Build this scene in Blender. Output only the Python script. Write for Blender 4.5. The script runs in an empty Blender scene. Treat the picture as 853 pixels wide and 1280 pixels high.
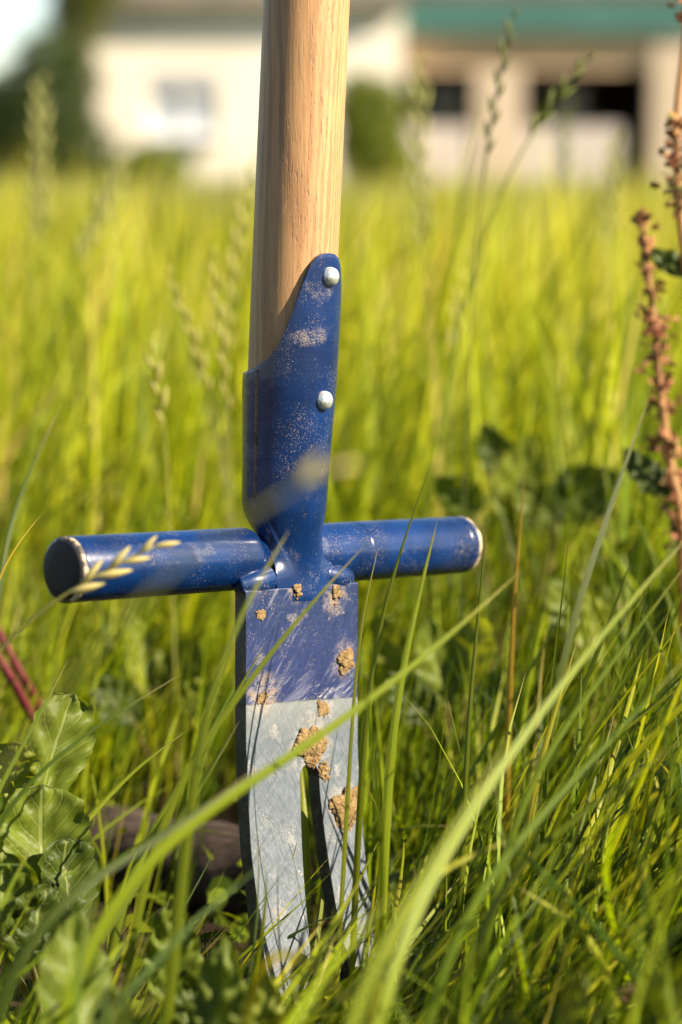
import bpy, bmesh, math, random
import numpy as np
from mathutils import Vector, Matrix, Euler, noise

random.seed(7)
rng = np.random.default_rng(7)
SC = bpy.context.scene
COL = SC.collection
R = math.radians

# ------------------------------------------------------------------ camera
CAM_H = 0.37
PITCH = math.atan(425 / 3022)
cam_d = bpy.data.cameras.new('camera')
cam = bpy.data.objects.new('camera', cam_d)
COL.objects.link(cam)
cam.location = (0, 0, CAM_H)
cam.rotation_euler = (math.pi / 2 - PITCH, 0, 0)
cam_d.sensor_fit = 'VERTICAL'
cam_d.sensor_height = 36
cam_d.lens = 85
cam_d.clip_start = 0.02
cam_d.clip_end = 2000
cam_d.dof.use_dof = True
cam_d.dof.focus_distance = 1.0
cam_d.dof.aperture_fstop = 5.4
cam_d.dof.aperture_blades = 9
SC.camera = cam

# ------------------------------------------------------------------ sky and sun
SUN_EL, SUN_AZ = R(36), R(70)      # azimuth: to the right of the direction back to the photographer
sun_vec = Vector((math.sin(SUN_AZ) * math.cos(SUN_EL), -math.cos(SUN_AZ) * math.cos(SUN_EL), math.sin(SUN_EL)))
world = bpy.data.worlds.new('World')
SC.world = world
world.use_nodes = True
wn = world.node_tree.nodes
wl = world.node_tree.links
wn.clear()
sky = wn.new('ShaderNodeTexSky')
sky.sky_type = 'NISHITA'
sky.sun_disc = False
sky.sun_elevation = SUN_EL
sky.sun_rotation = math.atan2(sun_vec.x, sun_vec.y)
sky.air_density = 1.0
sky.dust_density = 0.3
sky.ozone_density = 1.0
bg = wn.new('ShaderNodeBackground')
bg.inputs['Strength'].default_value = 0.05
wo = wn.new('ShaderNodeOutputWorld')
wl.new(sky.outputs[0], bg.inputs['Color'])
wl.new(bg.outputs[0], wo.inputs['Surface'])
sun_d = bpy.data.lights.new('sun', 'SUN')
sun_d.energy = 5.0
sun_d.angle = R(0.53)
sun_d.color = (1.0, 0.87, 0.68)
sun = bpy.data.objects.new('sun', sun_d)
COL.objects.link(sun)
sun.rotation_euler = sun_vec.to_track_quat('Z', 'Y').to_euler()

SC.view_settings.view_transform = 'Standard'
SC.view_settings.look = 'None'
SC.view_settings.exposure = 2.05
SC.view_settings.gamma = 1.0
SC.view_settings.use_curve_mapping = False
SC.render.engine = 'CYCLES'
SC.cycles.use_denoising = True
SC.cycles.max_bounces = 8
SC.cycles.diffuse_bounces = 4
SC.cycles.transmission_bounces = 6
SC.cycles.transparent_max_bounces = 8

# ------------------------------------------------------------------ helpers
_cp, _sp = math.cos(PITCH), math.sin(PITCH)
def at(u, v, d):
    """world point seen at photo pixel (u, v) at distance d along the view axis"""
    x = (u - 426.5) / 3022 * d
    t = (640 - v) / 3022 * d
    return Vector((x, d * _cp + t * _sp, CAM_H - d * _sp + t * _cp))

def tag(o, label=None, cat=None, group=None, kind=None):
    if label: o['label'] = label
    if cat: o['category'] = cat
    if group: o['group'] = group
    if kind: o['kind'] = kind
    return o

def mesh_np(name, verts, faces, mat, cols=None, smooth=True, parent=None, uv=None):
    """one mesh object from arrays; faces: (n,4) or (n,3) int array or list"""
    me = bpy.data.meshes.new(name)
    if isinstance(faces, np.ndarray):
        nf, k = faces.shape
        me.vertices.add(len(verts)); me.loops.add(nf * k); me.polygons.add(nf)
        me.vertices.foreach_set('co', np.asarray(verts, dtype=np.float32).ravel())
        me.loops.foreach_set('vertex_index', faces.astype(np.int32).ravel())
        me.polygons.foreach_set('loop_start', np.arange(0, nf * k, k, dtype=np.int32))
        me.polygons.foreach_set('loop_total', np.full(nf, k, dtype=np.int32))
        me.update(calc_edges=True)
    else:
        me.from_pydata([tuple(v) for v in verts], [], faces)
    if cols is not None:
        a = me.color_attributes.new('col', 'FLOAT_COLOR', 'POINT')
        c4 = np.ones((len(verts), 4), dtype=np.float32); c4[:, :3] = cols
        a.data.foreach_set('color', c4.ravel())
    if uv is not None:
        l = me.uv_layers.new(name='UVMap')
        li = np.zeros(len(me.loops), dtype=np.int32)
        me.loops.foreach_get('vertex_index', li)
        l.data.foreach_set('uv', np.asarray(uv, dtype=np.float32)[li].ravel())
    me.polygons.foreach_set('use_smooth', np.full(len(me.polygons), smooth, dtype=bool))
    if mat: me.materials.append(mat)
    o = bpy.data.objects.new(name, me)
    COL.objects.link(o)
    if parent: o.parent = parent
    return o

def empty(name, loc=(0, 0, 0)):
    o = bpy.data.objects.new(name, None)
    COL.objects.link(o)
    o.location = loc
    o.empty_display_size = 0.05
    return o

def bm_obj(name, bm, mat, parent=None, smooth=False):
    me = bpy.data.meshes.new(name)
    bm.normal_update()
    bm.to_mesh(me); bm.free()
    me.polygons.foreach_set('use_smooth', np.full(len(me.polygons), smooth, dtype=bool))
    if mat: me.materials.append(mat)
    o = bpy.data.objects.new(name, me)
    COL.objects.link(o)
    if parent: o.parent = parent
    return o

def add_box(bm, x0, x1, y0, y1, z0, z1, bev=0.0):
    vs = [bm.verts.new((x, y, z)) for z in (z0, z1) for y in (y0, y1) for x in (x0, x1)]
    fs = [bm.faces.new([vs[i] for i in q]) for q in
          ((0, 2, 3, 1), (4, 5, 7, 6), (0, 1, 5, 4), (2, 6, 7, 3), (0, 4, 6, 2), (1, 3, 7, 5))]
    if bev:
        es = list({e for f in fs for e in f.edges})
        bmesh.ops.bevel(bm, geom=es, offset=bev, segments=2, affect='EDGES', profile=0.5)

def box(name, x0, x1, y0, y1, z0, z1, mat, parent=None, bev=0.0):
    bm = bmesh.new()
    add_box(bm, x0, x1, y0, y1, z0, z1, bev)
    return bm_obj(name, bm, mat, parent)

def catmull(pts, n):
    P = np.array([list(p) for p in pts], dtype=float)
    P = np.vstack([2 * P[0] - P[1], P, 2 * P[-1] - P[-2]])
    m = len(P) - 3
    out = []
    for t in np.linspace(0, m - 1e-9, n):
        i = int(t); f = t - i
        p0, p1, p2, p3 = P[i], P[i + 1], P[i + 2], P[i + 3]
        out.append(0.5 * (2 * p1 + (p2 - p0) * f + (2 * p0 - 5 * p1 + 4 * p2 - p3) * f * f + (3 * p1 - p0 - 3 * p2 + p3) * f ** 3))
    return np.array(out)

def smooth_path(pts, n, passes=60):
    """evenly spaced points along the path, with kinks relaxed and the ends kept"""
    c = catmull(pts, 160)
    a = np.concatenate([[0], np.cumsum(np.linalg.norm(np.diff(c, axis=0), axis=1))])
    t = np.linspace(0, a[-1], 48)
    c = np.stack([np.interp(t, a, c[:, k]) for k in range(3)], -1)
    for _ in range(passes):
        c[1:-1] = 0.5 * c[1:-1] + 0.25 * (c[2:] + c[:-2])
    u = np.linspace(0, 47, n)
    return np.stack([np.interp(u, np.arange(48), c[:, k]) for k in range(3)], -1)

def tube_arrays(path, radii, k=8):
    path = np.asarray(path, dtype=float); n = len(path)
    tan = np.gradient(path, axis=0)
    tan /= np.linalg.norm(tan, axis=1)[:, None] + 1e-12
    ref = np.array([0.31, 0.9, 0.22])
    V = []
    for i in range(n):
        a = np.cross(tan[i], ref); a /= np.linalg.norm(a)
        b = np.cross(tan[i], a)
        for j in range(k):
            an = 2 * math.pi * j / k
            V.append(path[i] + radii[i] * (math.cos(an) * a + math.sin(an) * b))
    F = [(i * k + j, i * k + (j + 1) % k, (i + 1) * k + (j + 1) % k, (i + 1) * k + j) for i in range(n - 1) for j in range(k)]
    F = [tuple(reversed(f)) for f in F]
    F.append(tuple(range(k))); F.append(tuple(reversed(range((n - 1) * k, n * k))))
    return V, F

def tube(name, path, radii, mat, parent=None, k=8):
    V, F = tube_arrays(path, radii, k)
    return mesh_np(name, V, F, mat, parent=parent)

def lathe(name, prof, mat, parent=None, k=48, axis='Z', close=True):
    """profile of (r, z) turned round Z (or X)"""
    V, F = [], []
    for r, z in prof:
        for j in range(k):
            a = 2 * math.pi * j / k
            p = (r * math.cos(a), r * math.sin(a), z)
            if axis == 'X': p = (p[2], p[0], p[1])
            V.append(p)
    n = len(prof)
    for i in range(n - 1):
        for j in range(k):
            F.append((i * k + j, i * k + (j + 1) % k, (i + 1) * k + (j + 1) % k, (i + 1) * k + j))
    if close:
        F.append(tuple(reversed(range(k)))); F.append(tuple(range((n - 1) * k, n * k)))
    return mesh_np(name, V, F, mat, parent=parent)

# ------------------------------------------------------------------ materials
class Mat:
    def __init__(s, name):
        s.m = bpy.data.materials.new(name); s.m.use_nodes = True
        s.t = s.m.node_tree; s.t.nodes.clear()
        s.out = s.t.nodes.new('ShaderNodeOutputMaterial')
    def n(s, kind, **kw):
        nd = s.t.nodes.new(kind)
        for k, v in kw.items():
            if k in nd.inputs: nd.inputs[k].default_value = v
            else: setattr(nd, k, v)
        return nd
    def l(s, a, b): s.t.links.new(a, b)
    def math(s, op, a, b=None, c=None, clamp=False):
        nd = s.t.nodes.new('ShaderNodeMath'); nd.operation = op; nd.use_clamp = clamp
        for i, x in enumerate((a, b, c)):
            if x is None: continue
            if isinstance(x, (int, float)): nd.inputs[i].default_value = x
            else: s.l(x, nd.inputs[i])
        return nd.outputs[0]
    def mix(s, f, a, b, mode='MIX'):
        nd = s.t.nodes.new('ShaderNodeMix'); nd.data_type = 'RGBA'; nd.blend_type = mode
        for i, x in ((0, f), (6, a), (7, b)):
            if isinstance(x, (int, float)): nd.inputs[i].default_value = x
            elif isinstance(x, tuple): nd.inputs[i].default_value = (*x, 1)[:4]
            else: s.l(x, nd.inputs[i])
        return nd.outputs[2]
    def ramp(s, f, lo, hi):
        nd = s.t.nodes.new('ShaderNodeMapRange'); nd.clamp = True
        nd.interpolation_type = 'SMOOTHSTEP'
        s.l(f, nd.inputs[0]); nd.inputs[1].default_value = lo; nd.inputs[2].default_value = hi
        return nd.outputs[0]
    def coords(s, scale=(1, 1, 1), rot=(0, 0, 0), out='Object'):
        tc = s.t.nodes.new('ShaderNodeTexCoord')
        mp = s.t.nodes.new('ShaderNodeMapping')
        mp.inputs['Scale'].default_value = scale
        if any(rot):
            rt = s.t.nodes.new('ShaderNodeMapping'); rt.inputs['Rotation'].default_value = rot
            s.l(tc.outputs[out], rt.inputs[0]); s.l(rt.outputs[0], mp.inputs[0])
        else: s.l(tc.outputs[out], mp.inputs[0])
        return mp.outputs[0]
    def noise(s, vec, scale, detail=4, rough=0.55, dist=0.0):
        nd = s.n('ShaderNodeTexNoise')
        nd.inputs['Scale'].default_value = scale; nd.inputs['Detail'].default_value = detail
        nd.inputs['Roughness'].default_value = rough; nd.inputs['Distortion'].default_value = dist
        s.l(vec, nd.inputs['Vector'])
        return nd.outputs[0]
    def xyz(s, vec):
        nd = s.n('ShaderNodeSeparateXYZ'); s.l(vec, nd.inputs[0]); return nd.outputs
    def bump(s, h, strength, dist):
        nd = s.n('ShaderNodeBump'); nd.inputs['Strength'].default_value = strength; nd.inputs['Distance'].default_value = dist
        s.l(h, nd.inputs['Height']); return nd.outputs[0]
    def pbr(s, col, rough=0.5, metal=0.0, bump=None, spec=0.5, coat=0.0):
        p = s.n('ShaderNodeBsdfPrincipled')
        for key, x in (('Base Color', col), ('Roughness', rough), ('Metallic', metal), ('Specular IOR Level', spec), ('Coat Weight', coat)):
            if isinstance(x, (int, float)): p.inputs[key].default_value = x
            elif isinstance(x, tuple): p.inputs[key].default_value = (*x, 1)[:4]
            else: s.l(x, p.inputs[key])
        if bump is not None: s.l(bump, p.inputs['Normal'])
        s.p = p
        s.l(p.outputs[0], s.out.inputs['Surface'])
        return p

def plain(name, col, rough=0.7, spec=0.4, var=0.15, scale=3.0, metal=0.0):
    m = Mat(name)
    n = m.noise(m.coords(), scale, 5)
    c = m.mix(m.ramp(n, 0.3, 0.7), tuple(x * (1 - var) for x in col), tuple(min(1, x * (1 + var)) for x in col))
    m.pbr(c, rough, metal, m.bump(n, 0.2, 0.02), spec)
    return m.m

def foliage(name, trans=0.42, tint=(1, 1, 1), rough=0.42, veins=False, fixed=None):
    """leaf: reflecting surface plus light that passes through, colour from the 'col' attribute or fixed"""
    m = Mat(name)
    if fixed is None:
        a = m.n('ShaderNodeAttribute'); a.attribute_name = 'col'; base = a.outputs['Color']
        nz = m.noise(m.coords(), 60, 3)
        base = m.mix(0.5, base, m.mix(m.ramp(nz, 0.3, 0.7), (0.72, 0.72, 0.6), (1.3, 1.3, 1.2)), 'MULTIPLY') if False else base
    else:
        base = fixed
        nz = m.noise(m.coords(), 40, 4)
        base = m.mix(m.ramp(nz, 0.3, 0.7), tuple(x * 0.7 for x in fixed), tuple(x * 1.25 for x in fixed))
    bump = None
    if veins:
        uvn = m.n('ShaderNodeTexCoord')
        x, y, _ = m.xyz(uvn.outputs['UV'])
        ax = m.math('ABSOLUTE', m.math('SUBTRACT', x, 0.5))
        mid = m.math('SUBTRACT', 1.0, m.ramp(ax, 0.012, 0.035))
        ph = m.math('FRACT', m.math('SUBTRACT', m.math('MULTIPLY', y, 8.0), m.math('MULTIPLY', ax, 5.0)))
        sv = m.math('SUBTRACT', 1.0, m.ramp(m.math('ABSOLUTE', m.math('SUBTRACT', ph, 0.5)), 0.02, 0.07))
        vn = m.math('MAXIMUM', mid, m.math('MULTIPLY', sv, 0.55))
        nz2 = m.noise(m.coords(), 220, 3)
        base = m.mix(m.math('MULTIPLY', vn, 0.55), base, (0.20, 0.23, 0.07))
        h = m.math('SUBTRACT', m.math('MULTIPLY', nz2, 0.5), vn)
        bump = m.bump(h, 0.35, 0.0012)
    else:
        uvn = m.n('ShaderNodeTexCoord')
        x, y, _ = m.xyz(uvn.outputs['UV'])
        ribs = m.math('SINE', m.math('MULTIPLY', x, 44.0))
        rib = m.math('SUBTRACT', 1.0, m.ramp(m.math('ABSOLUTE', m.math('SUBTRACT', x, 0.5)), 0.03, 0.09))
        base = m.mix(m.math('MULTIPLY', rib, 0.4), base, m.mix(1.0, base, (1.7, 1.55, 1.9), 'MULTIPLY'))
        mot = m.noise(m.coords(), 70, 4, 0.65)
        base = m.mix(m.math('MULTIPLY', m.ramp(mot, 0.45, 0.75), 0.35), base, m.mix(1.0, base, (1.45, 1.2, 0.9), 'MULTIPLY'))
        base = m.mix(m.math('MULTIPLY', m.ramp(ribs, -0.2, 0.9), 0.22), base, m.mix(1.0, base, (0.6, 0.62, 0.6), 'MULTIPLY'))
        bump = m.bump(ribs, 0.25, 0.0004)
    p = m.pbr(base, rough, 0.0, bump, 0.2)
    t = m.n('ShaderNodeBsdfTranslucent')
    tc = m.mix(1.0, base, (1.75 * tint[0], 1.66 * tint[1], 0.45 * tint[2]), 'MULTIPLY')
    m.l(tc, t.inputs['Color'])
    mx = m.n('ShaderNodeMixShader'); mx.inputs[0].default_value = trans
    m.l(p.outputs[0], mx.inputs[1]); m.l(t.outputs[0], mx.inputs[2])
    m.l(mx.outputs[0], m.out.inputs['Surface'])
    return m.m

M = {}
M['grass'] = foliage('grass_blades')
M['leaf'] = foliage('weed_leaf', trans=0.38, veins=True, rough=0.5)
M['tree_leaf'] = foliage('tree_leaf', trans=0.3, rough=0.5)
M['seed'] = foliage('grass_seed_head', trans=0.3, rough=0.6)

# painted blue steel
def blue_paint(name, blade=False):
    m = Mat(name)
    oc = m.coords()
    x, y, z = m.xyz(oc)
    big = m.noise(oc, 45, 4)
    base = m.mix(m.ramp(big, 0.35, 0.7), (0.0001, 0.0085, 0.043), (0.0003, 0.0155, 0.076))
    # dust specks: fine grains, more of them in some areas
    fine = m.noise(oc, 1600, 2, 0.6)
    area = m.noise(oc, 60, 3)
    thr = m.math('SUBTRACT', 0.695, m.math('MULTIPLY', m.ramp(area, 0.40, 0.70), 0.10))
    speck = m.ramp(m.math('SUBTRACT', fine, thr), 0.0, 0.03)
    fine2 = m.noise(oc, 1500, 3, 0.75)
    patch = m.noise(oc, 85, 3, 0.6)
    patchy = m.math('MULTIPLY', m.ramp(patch, 0.60, 0.74), m.ramp(fine2, 0.47, 0.58))
    dust = m.math('MAXIMUM', m.math('MULTIPLY', speck, 0.6), m.math('MULTIPLY', patchy, 0.35))
    film = m.math('MULTIPLY', m.ramp(m.noise(oc, 30, 5, 0.7), 0.4, 0.75), 0.03)
    if not blade:
        # grazed dusty band across the tongue of the socket
        bx = m.math('MULTIPLY', m.ramp(m.math('ABSOLUTE', m.math('SUBTRACT', m.math('ADD', z, m.math('MULTIPLY', x, -0.12)), 0.3035)), 0.0045, 0.0015),
                    m.ramp(m.math('ADD', m.math('ABSOLUTE', m.math('ADD', x, 0.007)), m.math('MULTIPLY', m.noise(oc, 220, 2), 0.006)), 0.012, 0.006))
        dust = m.math('MAXIMUM', dust, m.math('MULTIPLY', m.math('MULTIPLY', m.math('MULTIPLY', bx, m.ramp(m.noise(oc, 190, 3, 0.7), 0.44, 0.56)), m.ramp(fine2, 0.44, 0.55)), 0.8))
        col = m.mix(film, base, (0.05, 0.06, 0.09))
        col = m.mix(dust, col, (0.15, 0.115, 0.10))
        rough = m.math('ADD', m.math('MULTIPLY', dust, 0.4), 0.27)
        h = m.math('ADD', m.math('MULTIPLY', big, 0.4), m.math('MULTIPLY', dust, 0.25))
        m.pbr(col, rough, 0.0, m.bump(h, 0.6, 0.0014), 0.42, 0.15)
        return m.m
    # blade: scuffed blue above, bare ground steel below the paint line
    sc1 = m.noise(m.coords((1, 1, 0.10), (0, R(-38), 0)), 520, 3, 0.6)
    sc2 = m.noise(m.coords((1, 1, 0.06), (0, R(-18), 0)), 700, 3, 0.6)
    area2 = m.noise(oc, 38, 4, 0.6)
    scr = m.math('MULTIPLY', m.ramp(sc1, 0.52, 0.7), m.ramp(area2, 0.38, 0.62))
    blue = m.mix(m.ramp(m.noise(oc, 300, 4, 0.7), 0.3, 0.7), (0.0018, 0.0090, 0.040), (0.0058, 0.0150, 0.060))
    blue = m.mix(m.math('MULTIPLY', m.ramp(z, 0.192, 0.172), 0.14), blue, (0.030, 0.028, 0.10))
    # streaks rubbed bare, fanning up from the paint line
    fan = m.math('MULTIPLY', m.ramp(m.noise(m.coords((1, 1, 0.12), (0, R(-58), 0)), 260, 3, 0.6), 0.48, 0.66),
                 m.math('MULTIPLY', m.ramp(z, 0.176, 0.156), m.ramp(area2, 0.42, 0.58)))
    blue = m.mix(m.math('MULTIPLY', m.math('MAXIMUM', scr, m.math('MULTIPLY', fan, 0.9)), 0.42), blue, (0.15, 0.15, 0.20))
    g1 = m.noise(m.coords((1, 1, 0.22), (0, R(25), 0)), 900, 4, 0.65)
    g2 = m.noise(m.coords((1, 1, 0.10), (0, R(-48), 0)), 800, 4, 0.65)
    steel = m.mix(m.ramp(m.math('ADD', m.math('MULTIPLY', g1, 0.65), m.math('MULTIPLY', g2, 0.35)), 0.34, 0.66), (0.072, 0.086, 0.102), (0.135, 0.155, 0.175))
    steel = m.mix(m.math('MULTIPLY', m.ramp(m.noise(oc, 55, 4, 0.6), 0.45, 0.7), 0.5), steel, (0.085, 0.10, 0.12))
    warm = m.ramp(z, 0.132, 0.151)
    steel = m.mix(m.math('MULTIPLY', warm, 0.25), steel, (0.28, 0.275, 0.24))
    edge = m.math('ADD', m.math('SUBTRACT', z, m.math('MULTIPLY', x, -0.035)), m.math('MULTIPLY', m.math('SUBTRACT', m.noise(oc, 130, 4, 0.6), 0.5), 0.0028))
    isblue = m.math('MULTIPLY', m.ramp(edge, 0.1506, 0.1516), m.math('SUBTRACT', 1.0, m.math('MULTIPLY', m.math('MULTIPLY', m.ramp(z, 0.168, 0.153), m.ramp(m.noise(m.coords((1, 1, 0.16), (0, R(-58), 0)), 800, 4, 0.7), 0.55, 0.68)), 0.55)))
    col = m.mix(isblue, steel, blue)
    spk = m.math('MAXIMUM', m.math('MULTIPLY', m.ramp(m.math('SUBTRACT', fine, m.math('SUBTRACT', 0.70, m.math('MULTIPLY', m.ramp(area, 0.42, 0.72), 0.11))), 0.0, 0.03), 0.65),
                 m.math('MULTIPLY', m.math('MULTIPLY', m.ramp(patch, 0.58, 0.70), m.ramp(fine2, 0.47, 0.58)), 0.6))
    col = m.mix(spk, col, (0.21, 0.15, 0.09))
    film2 = None
    for cx_, cz_, rr in ((0.004, 0.131, 0.017), (0.0235, 0.1035, 0.014), (0.025, 0.1665, 0.010), (-0.0235, 0.156, 0.012), (0.019, 0.193, 0.009), (-0.004, 0.1975, 0.007)):
        dd = m.math('SQRT', m.math('ADD', m.math('POWER', m.math('SUBTRACT', x, cx_), 2.0), m.math('POWER', m.math('SUBTRACT', z, cz_), 2.0)))
        k_ = m.ramp(dd, rr, rr * 0.35)
        film2 = k_ if film2 is None else m.math('MAXIMUM', film2, k_)
    film2 = m.math('MULTIPLY', film2, m.ramp(m.math('ADD', m.math('MULTIPLY', m.noise(oc, 240, 5, 0.75), 0.7), m.math('MULTIPLY', fine2, 0.3)), 0.44, 0.60))
    col = m.mix(m.math('MULTIPLY', film2, 0.75), col, (0.19, 0.13, 0.068))
    spk = m.math('MAXIMUM', spk, film2)
    low = m.math('MULTIPLY', m.ramp(z, 0.06, 0.0), m.ramp(m.noise(oc, 120, 4), 0.4, 0.6))
    col = m.mix(m.math('MULTIPLY', low, 0.8), col, (0.16, 0.085, 0.035))
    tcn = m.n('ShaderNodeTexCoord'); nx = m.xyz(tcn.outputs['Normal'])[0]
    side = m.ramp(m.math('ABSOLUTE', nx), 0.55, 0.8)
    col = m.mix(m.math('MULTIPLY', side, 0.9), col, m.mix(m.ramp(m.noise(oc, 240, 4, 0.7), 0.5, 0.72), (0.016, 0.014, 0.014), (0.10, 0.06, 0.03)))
    metal = m.math('MULTIPLY', m.math('SUBTRACT', 1.0, isblue), m.math('MULTIPLY', m.math('SUBTRACT', 1.0, m.math('MAXIMUM', spk, low)), 0.3))
    rough = m.math('ADD', 0.36, m.math('MULTIPLY', spk, 0.4))
    h = m.math('ADD', m.math('MULTIPLY', g2, 0.3), m.math('ADD', m.math('MULTIPLY', spk, 0.5), m.math('MULTIPLY', isblue, 0.4)))
    m.pbr(col, rough, metal, m.bump(h, 0.45, 0.0008), 0.5)
    return m.m
M['blue'] = blue_paint('blue_paint')
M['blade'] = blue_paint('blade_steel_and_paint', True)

def wood():
    m = Mat('ash_wood')
    a = m.coords((1, 1, 0.035))
    x, y, z = m.xyz(m.coords())
    warp = m.noise(m.coords((1, 1, 0.14)), 30, 3)
    nz = m.noise(a, 330, 5, 0.65, 0.4)
    # growth rings cut along the grain: bands across the radius with slow drift along the length
    ring = m.math('ADD', m.math('MULTIPLY', m.math('ADD', x, m.math('MULTIPLY', y, 0.6)), 2300.0), m.math('MULTIPLY', warp, 34.0))
    rs = m.ramp(m.math('SINE', ring), -0.6, 0.9)
    c = m.mix(m.math('MULTIPLY', rs, 0.45), (0.325, 0.180, 0.074), (0.145, 0.064, 0.022))
    c = m.mix(m.math('MULTIPLY', m.ramp(nz, 0.42, 0.72), 0.7), c, (0.35, 0.205, 0.090))
    fib = m.noise(m.coords((1, 1, 0.02)), 900, 3, 0.6)
    c = m.mix(m.math('MULTIPLY', m.ramp(fib, 0.46, 0.68), 0.55), c, (0.16, 0.088, 0.040))
    pore = m.noise(m.coords((1, 1, 0.10)), 1500, 2, 0.5)
    dash = m.math('MULTIPLY', m.ramp(pore, 0.58, 0.65), m.math('ADD', 0.25, m.math('MULTIPLY', rs, 0.75)))
    c = m.mix(m.math('MULTIPLY', dash, 0.75), c, (0.16, 0.085, 0.045))
    big = m.noise(m.coords((1, 1, 0.3)), 22, 3)
    c = m.mix(m.math('MULTIPLY', m.ramp(big, 0.45, 0.7), 0.25), c, (0.22, 0.12, 0.055))
    h = m.math('SUBTRACT', m.math('MULTIPLY', fib, 0.4), dash)
    m.pbr(c, 0.5, 0.0, m.bump(h, 0.4, 0.0006), 0.35)
    return m.m
M['wood'] = wood()
def zinc():
    m = Mat('zinc_rivet')
    n = m.noise(m.coords(), 500, 4, 0.6)
    c = m.mix(m.ramp(n, 0.35, 0.7), (0.42, 0.45, 0.40), (0.72, 0.74, 0.68))
    m.pbr(c, m.math('ADD', 0.25, m.math('MULTIPLY', n, 0.25)), 0.75, m.bump(n, 0.5, 0.0006), 0.5)
    return m.m
M['zinc'] = zinc()
def black_plastic():
    m = Mat('black_plastic')
    oc = m.coords()
    n = m.noise(oc, 180, 4)
    f = m.noise(oc, 900, 2)
    c = m.mix(m.math('MULTIPLY', m.ramp(f, 0.62, 0.72), 0.35), m.mix(n, (0.004, 0.004, 0.005), (0.012, 0.011, 0.011)), (0.07, 0.055, 0.04))
    m.pbr(c, 0.6, 0.0, m.bump(f, 0.2, 0.0004), 0.25)
    return m.m
M['black'] = black_plastic()
def worn_rim():
    m = Mat('worn_rim')
    n = m.noise(m.coords(), 260, 4, 0.6)
    c = m.mix(m.ramp(n, 0.4, 0.62), (0.035, 0.030, 0.028), (0.40, 0.30, 0.20))
    m.pbr(c, 0.55, 0.1, m.bump(n, 0.4, 0.0005))
    return m.m
M['rim'] = worn_rim()
def bare_edge():
    m = Mat('rusty_cut_edge')
    n = m.noise(m.coords(), 300, 4, 0.65)
    c = m.mix(m.ramp(n, 0.35, 0.65), (0.022, 0.012, 0.012), (0.115, 0.060, 0.048))
    m.pbr(c, 0.5, 0.2, m.bump(n, 0.4, 0.0005))
    return m.m
M['edge'] = bare_edge()
def soil_mat(name, a, b):
    m = Mat(name)
    n = m.noise(m.coords(), 260, 6, 0.75)
    n2 = m.noise(m.coords(), 1300, 3, 0.7)
    c = m.mix(m.ramp(n, 0.3, 0.7), a, b)
    c = m.mix(m.math('MULTIPLY', m.ramp(n2, 0.55, 0.75), 0.5), c, tuple(min(1, q * 1.5) for q in b))
    m.pbr(c, 0.95, 0.0, m.bump(m.math('ADD', n, m.math('MULTIPLY', n2, 0.6)), 0.9, 0.0015), 0.1)
    return m.m
M['soil'] = soil_mat('dried_soil', (0.105, 0.066, 0.026), (0.235, 0.158, 0.074))

def ground_mat():
    m = Mat('meadow_ground')
    oc = m.coords()
    n = m.noise(oc, 9, 7, 0.7)
    n2 = m.noise(oc, 160, 5, 0.7)
    x, y, z = m.xyz(oc)
    far = m.ramp(y, 2.2, 6.0)
    soil = m.mix(n2, (0.016, 0.010, 0.006), (0.050, 0.032, 0.018))
    turf = m.mix(m.ramp(m.noise(oc, 0.7, 5), 0.35, 0.65), (0.105, 0.115, 0.030), (0.145, 0.148, 0.040))
    turf = m.mix(m.math('MULTIPLY', n2, 0.5), turf, (0.06, 0.075, 0.02))
    c = m.mix(far, m.mix(m.ramp(n, 0.55, 0.7), soil, (0.05, 0.06, 0.012)), turf)
    m.pbr(c, 0.95, 0.0, m.bump(m.math('ADD', n, n2), 0.8, 0.01), 0.1)
    return m.m
M['ground'] = ground_mat()

# ------------------------------------------------------------------ ground sheet
def gz(x, y):
    return 0.006 * noise.noise(Vector((x * 6, y * 6, 0.3))) + 0.004 * noise.noise(Vector((x * 17, y * 17, 1.3))) if abs(x) < 2.5 and -1 < y < 5 else 0.0
def ground():
    ax = np.concatenate([[-900, -200, -60, -20, -8, -4], np.linspace(-2.4, 2.4, 80), [4, 8, 20, 60, 200, 900]])
    ay = np.concatenate([[-900, -100, -20, -6, -2.5], np.linspace(-0.9, 4.9, 96), [7, 10, 15, 22, 30, 45, 90, 250, 900]])
    V = [(x, y, gz(x, y)) for y in ay for x in ax]
    nx = len(ax)
    F = np.array([(j * nx + i, j * nx + i + 1, (j + 1) * nx + i + 1, (j + 1) * nx + i) for j in range(len(ay) - 1) for i in range(nx - 1)])
    o = mesh_np('ground', V, F, M['ground'])
    tag(o, 'dark soil and turf of the meadow under the grass', kind='structure')
ground()

# ------------------------------------------------------------------ house in the background
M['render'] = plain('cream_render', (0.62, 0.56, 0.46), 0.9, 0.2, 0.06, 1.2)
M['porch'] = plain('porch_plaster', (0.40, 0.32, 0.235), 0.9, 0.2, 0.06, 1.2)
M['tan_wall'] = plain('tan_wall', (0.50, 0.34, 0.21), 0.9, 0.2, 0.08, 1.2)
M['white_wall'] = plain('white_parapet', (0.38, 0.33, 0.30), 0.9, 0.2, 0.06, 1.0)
M['roof'] = plain('grey_brown_roof', (0.09, 0.08, 0.066), 0.85, 0.3, 0.2, 2.0)
M['soffit'] = plain('weathered_soffit', (0.20, 0.17, 0.125), 0.8, 0.3, 0.15, 2.0)
M['green'] = plain('green_fascia_paint', (0.035, 0.105, 0.088), 0.5, 0.4, 0.12, 1.0)
M['dark'] = plain('painted_porch_shade', (0.018, 0.014, 0.013), 0.9, 0.1, 0.3, 1.0)
M['frame'] = plain('brown_window_frame', (0.16, 0.09, 0.05), 0.6, 0.4, 0.15, 4.0)
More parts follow.
